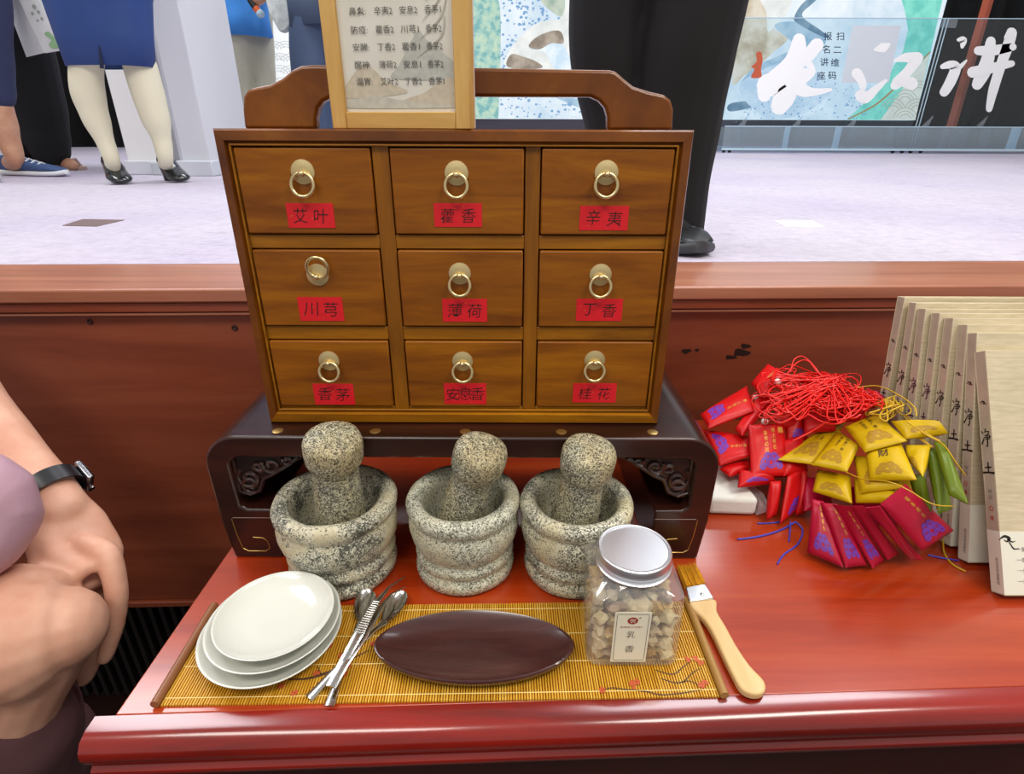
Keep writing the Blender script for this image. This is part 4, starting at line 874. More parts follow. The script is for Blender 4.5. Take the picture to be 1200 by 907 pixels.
for i, ((tx, ty), X, th) in enumerate(book_tops):
    T = px(tx, ty, X); h = T.z-.75; by = T.y-math.sqrt(BL*BL-h*h); leanv = V(0, T.y-by, h).normalized(); nb = V(0, leanv.z, -leanv.y)   # nb points back and down
    ex = V(math.cos(.04), math.sin(.04)*0, 0).normalized() if i < 7 else V(1, 0, 0)
    O = V(X, by, .75)             # lower back spine corner ; front lower corner = O - nb*th
    O = V(X, by, .7503)
    root = empty('book', O, 0, 'beige cloth-bound book: '+places[i], 'book', 'row of matching books'); root.empty_display_size = .02
    P = lambda a, c, d: O + ex*a - nb*c + leanv*d         # a along width, c thickness from the back, d up
    def slab(a0, a1, c0, c1, d0, d1):
        m_ = MB(); m_.prism([P(a0, c0, d0), P(a1, c0, d0), P(a1, c1, d0), P(a0, c1, d0)], leanv*(d1-d0)); return m_
    slab(.0015, BW-.004, .0018, th-.0018, .003, BL-.003).build('page_block', page, root, bevel=.0003)
    slab(0, BW, 0, .0016, 0, BL).build('back_cover', cloth, root, bevel=.0004)
    slab(0, BW, th-.0016, th, 0, BL).build('front_cover', cloth, root, bevel=.0004)
    slab(0, .0014, .0012, th-.0012, 0, BL).build('spine', spinem, root, bevel=.0004)
    fs_ = lambda x, z: P(-.0003, th/2+x, z)
    m_ = MB()
    swirl(m_, fs_, 0, BL-.052, .0042, 0); m_.build('spine_mark', bink, root, smooth=0); m_ = MB()
    # brushed title on the spine
    y0 = BL-.088; k = .0052
    stroke2(m_, [(-.9*k, y0+1.5*k), (-.6*k, y0+1.2*k)], [.25*k, .2*k], fs_); stroke2(m_, [(-1.0*k, y0-.8*k), (-.6*k, y0-.1*k), (-.5*k, y0+.3*k)], [.3*k, .22*k, .1*k], fs_)
    stroke2(m_, [(0, y0+2.0*k), (-.2*k, y0+1.3*k)], [.25*k, .15*k], fs_); stroke2(m_, [(0, y0+1.5*k), (.7*k, y0+1.5*k), (.4*k, y0+1.0*k)], [.15*k, .25*k, .12*k], fs_)
    stroke2(m_, [(-.25*k, y0+.75*k), (.75*k, y0+.85*k), (.7*k, y0+.1*k)], [.15*k, .22*k, .18*k], fs_); stroke2(m_, [(-.35*k, y0+.4*k), (1.1*k, y0+.55*k)], [.2*k, .15*k], fs_); stroke2(m_, [(-.2*k, y0+.05*k), (.7*k, y0+.12*k)], [.15*k, .15*k], fs_)
    stroke2(m_, [(.3*k, y0+1.0*k), (.3*k, y0-.6*k), (.15*k, y0-1.3*k), (-.1*k, y0-1.0*k)], [.15*k, .28*k, .22*k, .06*k], fs_)
    m_.build('spine_character', bpur if 2 <= i <= 3 else bink, root, smooth=0); m_ = MB(); y1 = BL-.117
    stroke2(m_, [(-.6*k, y1+.3*k), (.6*k, y1+.42*k)], [.25*k, .25*k], fs_); stroke2(m_, [(0, y1+1.2*k), (.02*k, y1-.6*k)], [.3*k, .25*k], fs_); stroke2(m_, [(-1.15*k, y1-.7*k), (0, y1-.6*k), (1.15*k, y1-.65*k)], [.35*k, .28*k, .4*k], fs_)
    m_.build('spine_character', bpur if 2 <= i <= 3 else bink, root, smooth=0)
    bd = MB(); e = .0002; H1 = .060
    bd.prism([P(-e, -e, .001), P(BW+e, -e, .001), P(BW+e, th+e, .001), P(-e, th+e, .001)], leanv*(H1-.001)); bd.build('paper_band', band, root, smooth=0)
    fb_ = lambda x, z: P(-.0006, th/2+x, z)
    m_ = MB(); put_text(m_, '长江文艺出版社', fb_, .002, .022, .0032, 0, 0, vertical=True)
    m_.build('band_lettering', bandt, root, smooth=0)
    if i >= 6:
        m_ = MB(); put_text(m_, '韩金', fs_, 0, .095, .0045, 0, 0, vertical=True); stroke2(m_, [(.0018*math.cos(a), .081+.0022*math.sin(a)) for a in [.63*q for q in range(11)]], [.0006]*11, fs_, 1); put_text(m_, '著', fs_, 0, .072, .004, 0, 1)
        m_.build('spine_author', [plain('faded_spine_ink', '#8f8570', .6), bandr], root, smooth=0)
    if i == 7:
        fc = lambda x, z: P(x, th+e+.0003, z)
        for (z, a, c) in ((.0435, '一部由', '星云大师'), (.0335, '一部古琴', '文化小说'), (.0235, '一部由', '隆印禅师'), (.0135, '一部由文学', '')):
            m_ = MB(); w_ = .0042*len(a); put_text(m_, '·', fc, .0130, z, .004, .01); put_text(m_, a, fc, .0150+w_/2, z, .0042)
            m_.build('band_text', bandt, root, smooth=0)
            if c: m_ = MB(); put_text(m_, c, fc, .0165+w_+.0048*len(c)/2, z, .0055, .015, shear=.2); m_.build('band_text', bandr if z != .0335 else bandt, root, smooth=0)
        m_ = MB(); swirl(m_, fc, .006, .052, .008, 0); stroke2(m_, [(.008, .050), (.012, .044), (.017, .0445)], [.001, .0015, .0003], fc); m_.build('ink_swirl', bink, root, smooth=0)

# ================================================================== TISSUE PACK
tp = empty('tissue_pack', pz(860, 597, .75), 0, 'white tissue pack in clear plastic wrap between riser and red sachets', 'tissue')
A = [pz(833, 603, .75), pz(886, 604, .75)]
w0 = V(.196+.012, .5065, .75)
a0 = pz(828, 604, .75); a1 = pz(886, 606, .75); dr_ = V(-.10, 1, 0).normalized()*.085
b = MB(); b.prism([a0+V(0,0,.0008), a1+V(0,0,.0008), a1+dr_+V(0,0,.0008), a0+dr_+V(0,0,.0008)], (0, 0, .0245)); b.build('tissue_block', plain('white_tissue', '#e3e2da', .8, bump=.3, scale=80), tp, bevel=.006, seg=4)
b = MB(); h0 = V(0,0,.0008)
tipc = pz(903, 598, .758)
b.add([a1+V(.0008,.001,.002), a1+V(.0008,.001,.021), a1+dr_*.7+V(.0008,0,.022), a1+dr_*.7+V(.001,0,.002), tipc, tipc+V(.004,.03,.002)], [(0,4,1),(1,4,5,2),(2,5,3),(0,3,5,4)])
b.build('plastic_wrap', clear('crinkled_wrap', '#ffffff', .15, .1, .25, .15), tp, smooth=0)

# ================================================================== SACHETS
redS, crimS, yelS, grnS = satin('red_satin', '#c40d10'), satin('crimson_satin', '#aa0c30'), satin('yellow_satin', '#c7a406'), satin('olive_green_satin', '#5f7012')
gold = plain('gold_thread', '#d99a3a', .4, metal=.2); purp = plain('purple_embroidery', '#6d2f9e', .5); dgold = plain('dark_brown_embroidery', '#4a3008', .5); ygold = plain('golden_embroidery', '#a87e10', .5)
cordR, cordY, cordB, bead = plain('red_cord', '#dd1a12', .35), plain('yellow_cord', '#c9a21c', .4), plain('blue_cord', '#3a3fae', .4), plain('white_bead', '#efeae4', .2, coat=.5)
def pk_(x, y, z):
    """the pile is higher towards the books, on the right"""
    f = min(1, max(0, (x-420)/280))*min(1, max(0, (z-.762)/.03)); return pz(800+x/2.4525, 330+y/2.4525, 1.16-(1.16-z)*(1-.14*f))
def pouch(q, zt, zb, mat, label, grp, th=.010, deco='lotus', textmat=None, emat=None, cord=None, cordmat=None, beadat=None, title=None, bulge=1.0, ncol=2, zc=None):
    """q: four corners, cord end first (TL, TR, BR, BL), seen in the photograph; heights of the cord end and the lower end"""
    k = 2.4525; C4 = []
    for i, (x, y) in enumerate(q):
        z = (zt, zt, zb, zb)[i] if zc is None else zc[i]
        C4.append(pk_(x, y, z))
    TL, TR, BR, BL_ = C4
    nrm = ((TR-TL).cross(TL-BL_)+(BR-BL_).cross(TL-BL_)).normalized()
    if nrm.dot(CAM-(TL+BR)/2) < 0: nrm = -nrm
    def S(u, v, side=1, off=0):
        p = TL.lerp(TR, u).lerp(BL_.lerp(BR, u), v)
        uu = 1-abs(2*u-1)**2.6; vv_ = 1-abs(2*v-1)**2.6
        t_ = th/2*bulge*math.sqrt(max(0, uu*vv_))
        wr = .0006*math.sin(9*u+5*v+q[0][0])*uu*vv_
        return p+nrm*(side*(t_+.0006)+wr+off)
    n_, m_ = 12, 14; b = MB(); g = [[S(i/n_, j/m_) for i in range(n_+1)] for j in range(m_+1)]; g2 = [[S(i/n_, j/m_, -1) for i in range(n_+1)] for j in range(m_+1)]
    vs = [p for r in g for p in r]+[p for r in g2 for p in r]; N1 = (n_+1)*(m_+1); w_ = n_+1; fs = []
    for j in range(m_):
        for i in range(n_):
            a = j*w_+i; fs.append((a, a+w_, a+w_+1, a+1)); fs.append((N1+a, N1+a+1, N1+a+w_+1, N1+a+w_))
    for i in range(n_): fs.append((i, i+1, N1+i+1, N1+i)); a = m_*w_+i; fs.append((a+1, a, N1+a, N1+a+1))
    for j in range(m_): a = j*w_; fs.append((a+w_, a, N1+a, N1+a+w_)); a = j*w_+n_; fs.append((a, a+w_, N1+a+w_, N1+a))
    b.add(vs, fs)
    cen = (TL+TR+BR+BL_)/4
    root = empty('sachet', cen); tag(root, label, 'sachet', grp); root.empty_display_size = .02
    b.build('pouch', mat, root, smooth=70)
    W_ = (TR-TL).length; H_ = ((TL+TR)/2-(BL_+BR)/2).length
    fS = lambda x, y: S(min(max(.5+x, .02), .98), min(max(.5-y, .02), .98), 1, .0003)
    if deco:
        e = MB(); r = .25
        if 'lotus' in deco:
            for cx_, cy_, rr in ((0,-.26,.13),(-.16,-.24,.10),(.16,-.24,.10),(-.08,-.15,.09),(.09,-.15,.09),(-.22,-.32,.07),(.22,-.32,.07)):
                stroke2(e, [(cx_+rr*math.cos(a), cy_+rr*.7*math.sin(a)) for a in [.79*i for i in range(9)]], [.035]*9, fS)
                stroke2(e, [(cx_+rr*.5*math.cos(a), cy_+rr*.4*math.sin(a)) for a in [1.05*i for i in range(7)]], [.03]*7, fS)
            em = e.build('embroidery', emat or purp, root, smooth=0); em['kind'] = 'stuff'
        if 'text' in deco:
            e = MB(); ci = ['福寿绵长', '平安吉祥'] if mat is not redS else ['榜上有名', '逢考必过']
            if mat is yelS: ci = ['财源广进', '好运来']
            for c_ in range(ncol):
                s__ = ci[c_]
                for i, ch in enumerate(s__):
                    vs2, fs2 = glyphs(ch, .012); xs = [v.x for v in vs2]; mx = (min(xs)+max(xs))/2
                    hh = .095
                    e.add([fS((.12 if c_ == 0 else -.10)+(v.x-mx)*hh*1.15, .36-.11*i+(c_*-.05)+(v.y-.4)*hh) for v in vs2], fs2)
            e.build('gold_lettering' if mat is not yelS else 'dark_lettering', textmat or gold, root, smooth=0)
        if 'title' in deco:
            e = MB(); vs2, fs2 = glyphs('财', .02); e.add([fS((v.x-.5)*.3, .25+(v.y-.4)*.26) for v in vs2], fs2); e.build('dark_lettering', textmat or dgold, root, smooth=0)
        if 'seal' in deco:
            e = MB(); e.poly([fS(x, y) for x, y in ((.27,.30),(.42,.30),(.42,.42),(.27,.42))]); e.build('gold_seal', gold, root, smooth=0)
    if cord:
        e = MB(); st_ = (TL+TR)/2+nrm*.001; pts = [st_]+[pk_(x, y, z) for x, y, z in cord]
        for d in (-.0008, .0008):
            P_ = [p+V(d*(1+.6*i), d*.5, abs(d)) for i, p in enumerate(pts)]; out = []
            for i in range(len(P_)-1):
                p0, p1, p2, p3 = P_[max(i-1,0)], P_[i], P_[i+1], P_[min(i+2, len(P_)-1)]
                for q_ in range(6): u = q_/6; out.append(.5*((2*p1)+(p2-p0)*u+(2*p0-5*p1+4*p2-p3)*u*u+(3*p1-p0-3*p2+p3)*u**3))
            out.append(P_[-1]); e.tube(out, .00075, 6)
        e.build('cord', cordmat or cordR, root, smooth=80)
        if beadat:
            e = MB(); e.ball(pz(800+beadat[0]/k, 330+beadat[1]/k, zt+.003), .0042, n=14); e.build('bead', bead, root, smooth=180)
    return root
gR, gY, gC, gG = 'red satin sachets', 'yellow satin sachets', 'crimson satin sachets', 'green satin sachets'
KN = (430, 290, .862)                # where the red cords gather
# red ones
pouch([(185,300),(206,372),(75,422),(50,382)], .838, .822, redS, 'red satin sachet at far left of the pile, pointing left towards the cabinet', gR, .011, 'lotus text', cord=[(215,320,.848),(280,292,.862),(360,285,.868),KN], beadat=(208,331), ncol=1)
pouch([(245,237),(300,268),(232,335),(196,292)], .866, .850, redS, 'red sachet at the top left of the pile with red cord above', gR, .010, 'text', cord=[(262,288,.872),(330,275,.874),KN], beadat=(273,288), ncol=1)
pouch([(236,305),(268,335),(172,445),(150,425)], .842, .822, redS, 'narrow red sachet wedged beneath the leftmost one', gR, .011, None, cord=[(240,285,.860),(300,270,.872),KN], beadat=(226,284))
pouch([(192,445),(196,500),(105,530),(58,425)], .806, .800, redS, 'red sachet lying left with purple emblem beside the dark riser', gR, .011, 'lotus text', cord=[(215,420,.83),(300,380,.85)], ncol=1, zc=(.812,.808,.796,.806))
pouch([(192,508),(198,535),(135,560),(104,538)], .794, .790, redS, 'folded red sachet under the one with purple emblem at left', gR, .010, None)
pouch([(190,412),(290,408),(307,557),(197,564)], .836, .795, redS, 'upright red sachet facing forward with gold writing and purple lotus', gR, .009, 'lotus text seal', cord=[(238,402,.842),(245,370,.852),(290,330,.862),(370,300,.868),KN], beadat=(236,402))
pouch([(165,540),(262,562),(266,578),(158,592)], .797, .788, redS, 'red sachet lying beneath the upright forward-facing red one', gR, .010, 'lotus')
pouch([(252,575),(282,572),(266,672),(243,685)], .792, .760, redS, 'narrow red sachet hanging on edge above blue cord', gR, .010, None, zc=(.793,.793,.758,.758))
pouch([(302,560),(345,530),(338,650),(280,697)], .796, .756, redS, 'red sachet standing on the table left of the crimson fan', gR, .008, 'lotus', zc=(.796,.800,.758,.754))
pouch([(335,535),(356,540),(354,665),(325,672)], .798, .757, redS, 'dark red sachet squeezed against the crimson fan', gR, .010, None)
pouch([(290,382),(345,380),(360,455),(300,462)], .840, .815, redS, 'red sachet half hidden below the tangled cords', gR, .010, 'lotus', cord=[(330,360,.85),(380,330,.86)])
pouch([(395,255),(460,285),(500,330),(420,345)], .862, .842, redS, 'red sachet lying behind the knot of red cords', gR, .011, None)
pouch([(330,300),(400,290),(420,370),(345,375)], .852, .832, redS, 'red sachet beneath the middle of the red cords', gR, .011, None)
pouch([(480,312),(560,315),(602,352),(500,372)], .856, .838, crimS, 'crimson sachet with purple print behind the yellow ones', gC, .011, 'lotus')
pouch([(230,440),(330,450),(340,560),(240,565)], .806, .776, redS, 'red sachet behind the upright forward-facing one', gR, .012, None)
pouch([(190,470),(240,460),(260,575),(200,590)], .790, .764, redS, 'red sachet deep inside the pile above the tissue pack', gR, .012, None)
pouch([(285,455),(345,450),(360,545),(290,560)], .822, .795, redS, 'red sachet showing between the upright one and the leftmost yellow', gR, .012, None)
pouch([(345,370),(440,365),(440,430),(350,435)], .846, .828, redS, 'red sachet under the sweeping straight red cords', gR, .012, None)
pouch([(265,360),(330,355),(345,420),(270,425)], .846, .828, redS, 'red sachet just right of the white beads', gR, .012, 'text', ncol=1)
pouch([(420,330),(520,335),(530,400),(425,405)], .848, .834, redS, 'red sachet under the knot of red cords next to the yellow cords', gR, .012, None)
pouch([(345,560),(420,570),(430,650),(350,660)], .788, .770, crimS, 'crimson sachet hidden in shade at the root of the fan', gC, .012, None)
pouch([(480,590),(620,600),(640,700),(500,700)], .785, .768, crimS, 'crimson sachet lying beneath the middle of the fan', gC, .012, None)
# crimson fan
for i, (q, lb, dc) in enumerate((
    ([(372,625),(405,632),(462,822),(358,778)], 'leftmost crimson sachet of the fan with purple lotus', 'lotus text'),
    ([(395,635),(445,640),(530,815),(468,822)], 'second crimson sachet of the fan from the left', 'lotus text'),
    ([(430,640),(482,645),(582,800),(545,824)], 'third crimson sachet of the fan from the left', 'lotus text'),
    ([(482,645),(520,645),(622,782),(588,800)], 'fourth crimson sachet of the fan, mostly edge on', None),
    ([(525,650),(568,645),(690,798),(655,800)], 'fifth crimson sachet of the fan under the rightmost', None),
    ([(568,640),(640,582),(778,715),(688,774)], 'rightmost crimson sachet of the fan, purple lotus facing up', 'lotus text'))):
    pouch(q, .800+i*.002, .7575+(.004 if i == 3 else 0)+(.012 if i == 5 else 0)+(.004 if i == 4 else 0), crimS, lb, gC, .0085, dc, ncol=1)
# green
pouch([(722,462),(752,462),(822,640),(765,612)], .822, .800, grnS, 'bright green sachet hanging beside the book spines', gG, .010, None, cord=[(700,440,.826),(640,390,.836)], cordmat=cordY)
pouch([(650,560),(692,552),(716,660),(680,642)], .800, .782, grnS, 'olive green sachet under the yellow ones left of the bright green', gG, .010, None)
pouch([(700,480),(732,480),(772,655),(735,668)], .812, .786, grnS, 'dark green sachet behind the bright green one', gG, .010, None, cord=[(680,450,.82),(630,400,.83)], cordmat=cordY)
# yellow
pouch([(402,425),(468,405),(388,527),(275,512)], .822, .812, yelS, 'leftmost yellow sachet, triangular corner over the red ones', gY, .010, 'lotus text', dgold, ygold, cord=[(480,370,.845),(560,330,.85)], ncol=2)
pouch([(448,428),(508,472),(472,547),(370,526)], .826, .817, yelS, 'second yellow sachet from the left overlapping the leftmost', gY, .010, 'lotus text', dgold, ygold, ncol=2)
pouch([(388,540),(482,558),(487,638),(374,603)], .802, .794, yelS, 'plain yellow sachet at lower left above the crimson fan', gY, .010, 'lotus', dgold, ygold)
pouch([(492,565),(612,590),(622,634),(498,636)], .798, .795, yelS, 'lowest yellow sachet lying across the crimson fan', gY, .010, None)
pouch([(490,500),(535,505),(640,592),(512,608)], .812, .803, yelS, 'yellow sachet under a loop of thin cord at centre', gY, .010, 'lotus', dgold, ygold)
pouch([(640,470),(712,470),(690,560),(655,522)], .818, .806, yelS, 'right-hand yellow sachet above the olive green one', gY, .010, 'lotus', dgold, ygold)
pouch([(527,492),(628,465),(673,570),(536,572)], .824, .812, yelS, 'yellow sachet with one large dark character, below the topmost', gY, .010, 'lotus title', dgold, ygold)
pouch([(600,402),(738,402),(763,436),(640,452)], .840, .828, yelS, 'yellow sachet at far right of the pile touching the books', gY, .011, 'lotus', dgold, ygold)
pouch([(466,418),(560,380),(645,458),(524,490)], .838, .829, yelS, 'topmost yellow sachet with two columns of dark writing', gY, .010, 'lotus text', dgold, ygold, cord=[(540,360,.85),(590,345,.85)], ncol=2)
pouch([(540,500),(640,520),(680,600),(560,620)], .790, .782, yelS, 'yellow sachet buried between the topmost ones and the fan', gY, .012, None)
# tangled cords
def cr(P_, k=6):
    out = []
    for ii in range(len(P_)-1):
        p0, p1, p2, p3 = P_[max(ii-1,0)], P_[ii], P_[ii+1], P_[min(ii+2, len(P_)-1)]
        for q_ in range(k): u = q_/k; out.append(.5*((2*p1)+(p2-p0)*u+(2*p0-5*p1+4*p2-p3)*u*u+(3*p1-p0-3*p2+p3)*u**3))
    return out+[P_[-1]]
def tangle(name, mat, centre, spread, n, seed, label, hub, r=.0009, R=(14, 66)):
    rnd = random.Random(seed); b = MB()
    for i in range(n):
        x0, y0 = centre[0]+rnd.uniform(-1, 1)*spread[0], centre[1]+rnd.uniform(-1, 1)*spread[1]; z = centre[2]+rnd.uniform(-.004, .008)
        h = (hub[0]+rnd.gauss(0, 12), hub[1]+rnd.gauss(0, 8), hub[2]+rnd.uniform(-.004, .004))
        rr = rnd.uniform(*R); a0 = rnd.random()*6.28; d = rnd.choice((-1, 1)); span = rnd.uniform(1.5, 5.0); ecc = rnd.uniform(.35, .9); rot = rnd.uniform(-.6, .6)
        P_ = [h]
        for j in range(6):
            a = a0+d*span*j/5; ex_, ey = rr*1.3*math.cos(a), rr*ecc*math.sin(a)
            P_.append((x0+ex_*math.cos(rot)-ey*math.sin(rot), y0+ex_*math.sin(rot)+ey*math.cos(rot), z+rnd.uniform(-.002, .003)))
        if rnd.random() < .5: P_.append((h[0]+rnd.gauss(0, 10), h[1]+rnd.gauss(0, 8), h[2]))
        b.tube(cr([pk_(*p) for p in P_]), r*rnd.choice((.8, 1, 1.1)), 5)
    o = b.build(name, mat, smooth=80); tag(o, label, 'cords', None, 'stuff'); return o
tangle('cord_tangle', cordR, (365, 322, .860), (112, 48), 66, 4, 'tangle of glossy red cords heaped on top of the red sachets', (430, 285, .870))
tangle('cord_tangle', cordR, (455, 338, .856), (85, 24), 24, 21, 'looser red cord loops reaching right towards the yellow cords', (545, 345, .858), .0009, (14, 46))
tangle('cord_tangle', cordY, (590, 360, .846), (40, 18), 16, 8, 'small tangle of yellow-green cords above the topmost yellow sachet', (600, 345, .852), .0009, (10, 34))
b = MB()                                      # red cords sweeping down to the left of the yellow sachets
rnd = random.Random(9)
for i in range(16):
    o_ = i*3.2; P_ = [pz(800+(545+rnd.uniform(-8, 10))/2.4525, 330+(345+i*.8)/2.4525, .852), pz(800+(470-o_*.6)/2.4525, 330+(375+o_*.3)/2.4525, .850+rnd.uniform(0, .003)), pz(800+(400-o_*.8)/2.4525, 330+(412+o_*.5)/2.4525, .845), pz(800+(345-o_*.7)/2.4525, 330+(440+o_*.4)/2.4525, .838)]
    out = []
    for ii in range(3):
        p0, p1, p2, p3 = P_[max(ii-1,0)], P_[ii], P_[ii+1], P_[min(ii+2, 3)]
        for q_ in range(6): u = q_/6; out.append(.5*((2*p1)+(p2-p0)*u+(2*p0-5*p1+4*p2-p3)*u*u+(3*p1-p0-3*p2+p3)*u**3))
    b.tube(out, .0008, 5)
o = b.build('cord_bundle', cordR, smooth=80); tag(o, 'bundle of straight red cords running along the left yellow sachets', 'cords', None, 'stuff')
def loose(name, mat, pts, lb, r=.0008):
    b = MB(); P_ = [pk_(x, y, z) for x, y, z in pts]; out = []
    for ii in range(len(P_)-1):
        p0, p1, p2, p3 = P_[max(ii-1,0)], P_[ii], P_[ii+1], P_[min(ii+2, len(P_)-1)]
        for q_ in range(6): u = q_/6; out.append(.5*((2*p1)+(p2-p0)*u+(2*p0-5*p1+4*p2-p3)*u*u+(3*p1-p0-3*p2+p3)*u**3))
    b.tube(out, r, 6); tag(b.build(name, mat, smooth=80), lb, 'cord')
t0_ = .7510
loose('blue_cord', cordB, [(325,690,.756),(300,705,t0_),(260,722,t0_),(205,735,t0_),(152,741,t0_)], 'blue cord lying on table reaching left towards the riser', .0011)
loose('blue_cord', cordB, [(325,690,.756),(345,715,t0_),(330,755,t0_),(290,785,t0_),(270,815,t0_)], 'blue cord curling forward left of the crimson fan', .0009)
loose('blue_cord', cordB, [(310,690,.756),(308,720,t0_),(305,750,t0_)], 'short blue cord end straight below the red sachets', .0009)
loose('blue_cord', cordB, [(215,695,t0_),(250,694,t0_),(285,690,t0_)], 'short blue cord end beside the tissue pack', .0009)
loose('blue_cord', cordB, [(705,785,t0_),(750,795,t0_),(798,802,t0_)], 'blue cord lying right of the crimson fan', .0009)
loose('yellow_cord', cordY, [(748,742,.756),(752,780,t0_),(775,812,t0_),(818,835,t0_)], 'yellow cord lying right of the fan before the books', .0010)
loose('dark_cord', plain('dark_green_cord', '#3b3a1c', .5), [(760,740,.753),(800,725,.7515),(826,690,.7515),(822,650,.7515),(800,615,.77)], 'thin dark cord looping against the book spines', .0006)
loose('yellow_cord', cordY, [(640,400,.845),(700,440,.838),(750,470,.828),(785,520,.812),(815,560,.795)], 'yellow cord draped over the bright green sachet', .0008)
loose('yellow_cord', cordY, [(470,548,.818),(520,568,.822),(590,575,.825),(650,600,.812),(720,640,.80),(790,645,.79)], 'thin yellow cord crossing below the topmost yellow sachets', .0006)
loose('yellow_cord', cordY, [(500,305,.862),(560,300,.864),(620,325,.860),(665,360,.856),(672,390,.848)], 'yellow cord arching above the yellow sachets by the books', .0007)
loose('red_cord', cordR, [(310,260,.868),(320,225,.876),(345,215,.880),(375,240,.876),(400,275,.870)], 'red cord loop standing highest above the pile', .0009)
loose('red_cord', cordR, [(300,265,.868),(330,232,.874),(360,228,.878),(390,262,.872),(425,285,.868)], 'second red cord loop just below the highest one', .0009)

# ================================================================== PEOPLE ON THE STAGE
def sk(pts, Y, k=1.0):
    """joints given as photograph position, half width in photograph pixels, and optional own distance"""
    out = []
    for p in pts:
        y_ = p[3] if len(p) > 3 else Y; c = py(p[0], p[1], y_); s_ = (py(p[0]+p[2], p[1], y_)-c).length
        out.append((c, s_*k))
    return out
stock = plain('cream_stocking', '#d8d3ba', .5); 
def fab(n, c, r=.8): return plain(n, c, r, var=.12, scale=9)
def shoe_heel(parent, heel, toe, h, w, mat, name='shoe', heelh=.05):
    H_, T_ = Vector(heel), Vector(toe); d = (T_-H_); ln = d.length; d.normalize(); s_ = V(0,0,1).cross(d)
    b = MB(); secs = [(0, .55, heelh+.0, heelh+.055), (.12, .8, heelh-.002, heelh+.060), (.30, .85, heelh*.75, heelh+.045), (.5, .95, heelh*.35, heelh*.6+.035), (.7, 1.1, .004, .045), (.85, 1.0, .003, .036), (.96, .6, .006, .026), (1.0, .2, .01, .018)]
    m = 12
    for u, k, z0, z1 in secs:
        for i in range(m):
            a = 2*math.pi*i/m; b.v.append(H_+d*ln*u+s_*(w*k*math.cos(a))+V(0, 0, (z0+z1)/2+(z1-z0)/2*math.sin(a)))
    for i in range(len(secs)-1):
        for k in range(m): b.f.append((i*m+k, (i+1)*m+k, (i+1)*m+(k+1) % m, i*m+(k+1) % m)); b.m.append(0)
    b.f.append(tuple(range(m))); b.m.append(0); b.f.append(tuple(reversed(range((len(secs)-1)*m, len(secs)*m)))); b.m.append(0)
    if heelh > .02: b.tube([H_+d*ln*.08+V(0, 0, heelh+.01), H_+d*ln*.07+V(0, 0, 0.0)], [w*.62, w*.36], 10)
    return b.build(name, mat, parent, smooth=50)
def sneaker(parent, heel, toe, w, mat, solemat, h=.085):
    H_, T_ = Vector(heel), Vector(toe); d = (T_-H_); ln = d.length; d.normalize(); s_ = V(0,0,1).cross(d)
    def body(secs, m=14):
        b = MB()
        for u, k, z0, z1 in secs:
            for i in range(m):
                a = 2*math.pi*i/m; ca, sa = math.cos(a), math.sin(a); q = .7
                b.v.append(H_+d*ln*u+s_*(w*k*math.copysign(abs(ca)**q, ca))+V(0, 0, (z0+z1)/2+(z1-z0)/2*math.copysign(abs(sa)**q, sa)))
        for i in range(len(secs)-1):
            for k in range(m): b.f.append((i*m+k, (i+1)*m+k, (i+1)*m+(k+1) % m, i*m+(k+1) % m)); b.m.append(0)
        b.f.append(tuple(range(m))); b.m.append(0); b.f.append(tuple(reversed(range((len(secs)-1)*m, len(secs)*m)))); b.m.append(0); return b
    up = body([(0, .55, .02, h), (.1, .75, .02, h), (.3, .8, .02, h*.95), (.5, .9, .02, h*.72), (.75, 1.0, .02, h*.55), (.92, .8, .02, h*.45), (1, .3, .02, h*.35)]).build('shoe', mat, parent, smooth=60)
    body([(-.03, .5, 0, .025), (.05, .85, 0, .026), (.3, .85, 0, .024), (.7, 1.1, 0, .024), (.93, .9, 0.003, .026), (1.03, .3, .01, .03)]).build('sole', solemat, up, smooth=60)
    b = MB(); 
    for i in range(4):
        u = .38+.09*i; b.tube([H_+d*ln*u+s_*(-w*.5)+V(0,0,h*(.80-.08*i)), H_+d*ln*u+V(0,0,h*(.93-.085*i)), H_+d*ln*u+s_*(w*.5)+V(0,0,h*(.80-.08*i))], .0035, 5)
    b.build('laces', solemat, up)
def garment(name, lev, Y, mat, parent, depth=.6, wav=.006):
    b = MB(); m = 36
    for yy, xa, xb in lev:
        A = py(xa, yy, Y); B = py(xb, yy, Y); c = (A+B)/2; hw = (B.x-A.x)/2
        for i in range(m):
            a = 2*math.pi*i/m; ca, sa = math.cos(a), math.sin(a)
            b.v.append(V(c.x+hw*math.copysign(abs(ca)**.85, ca), Y+hw*depth*math.copysign(abs(sa)**.85, sa)+wav*math.sin(6*a+yy*.07), c.z+.004*math.sin(3*a)))
    for i in range(len(lev)-1):
        for k in range(m): b.f.append((i*m+k, (i+1)*m+k, (i+1)*m+(k+1) % m, i*m+(k+1) % m)); b.m.append(0)
    o = b.build(name, mat, parent, smooth=80); q = o.modifiers.new('t', 'SOLIDIFY'); q.thickness = .006; return o
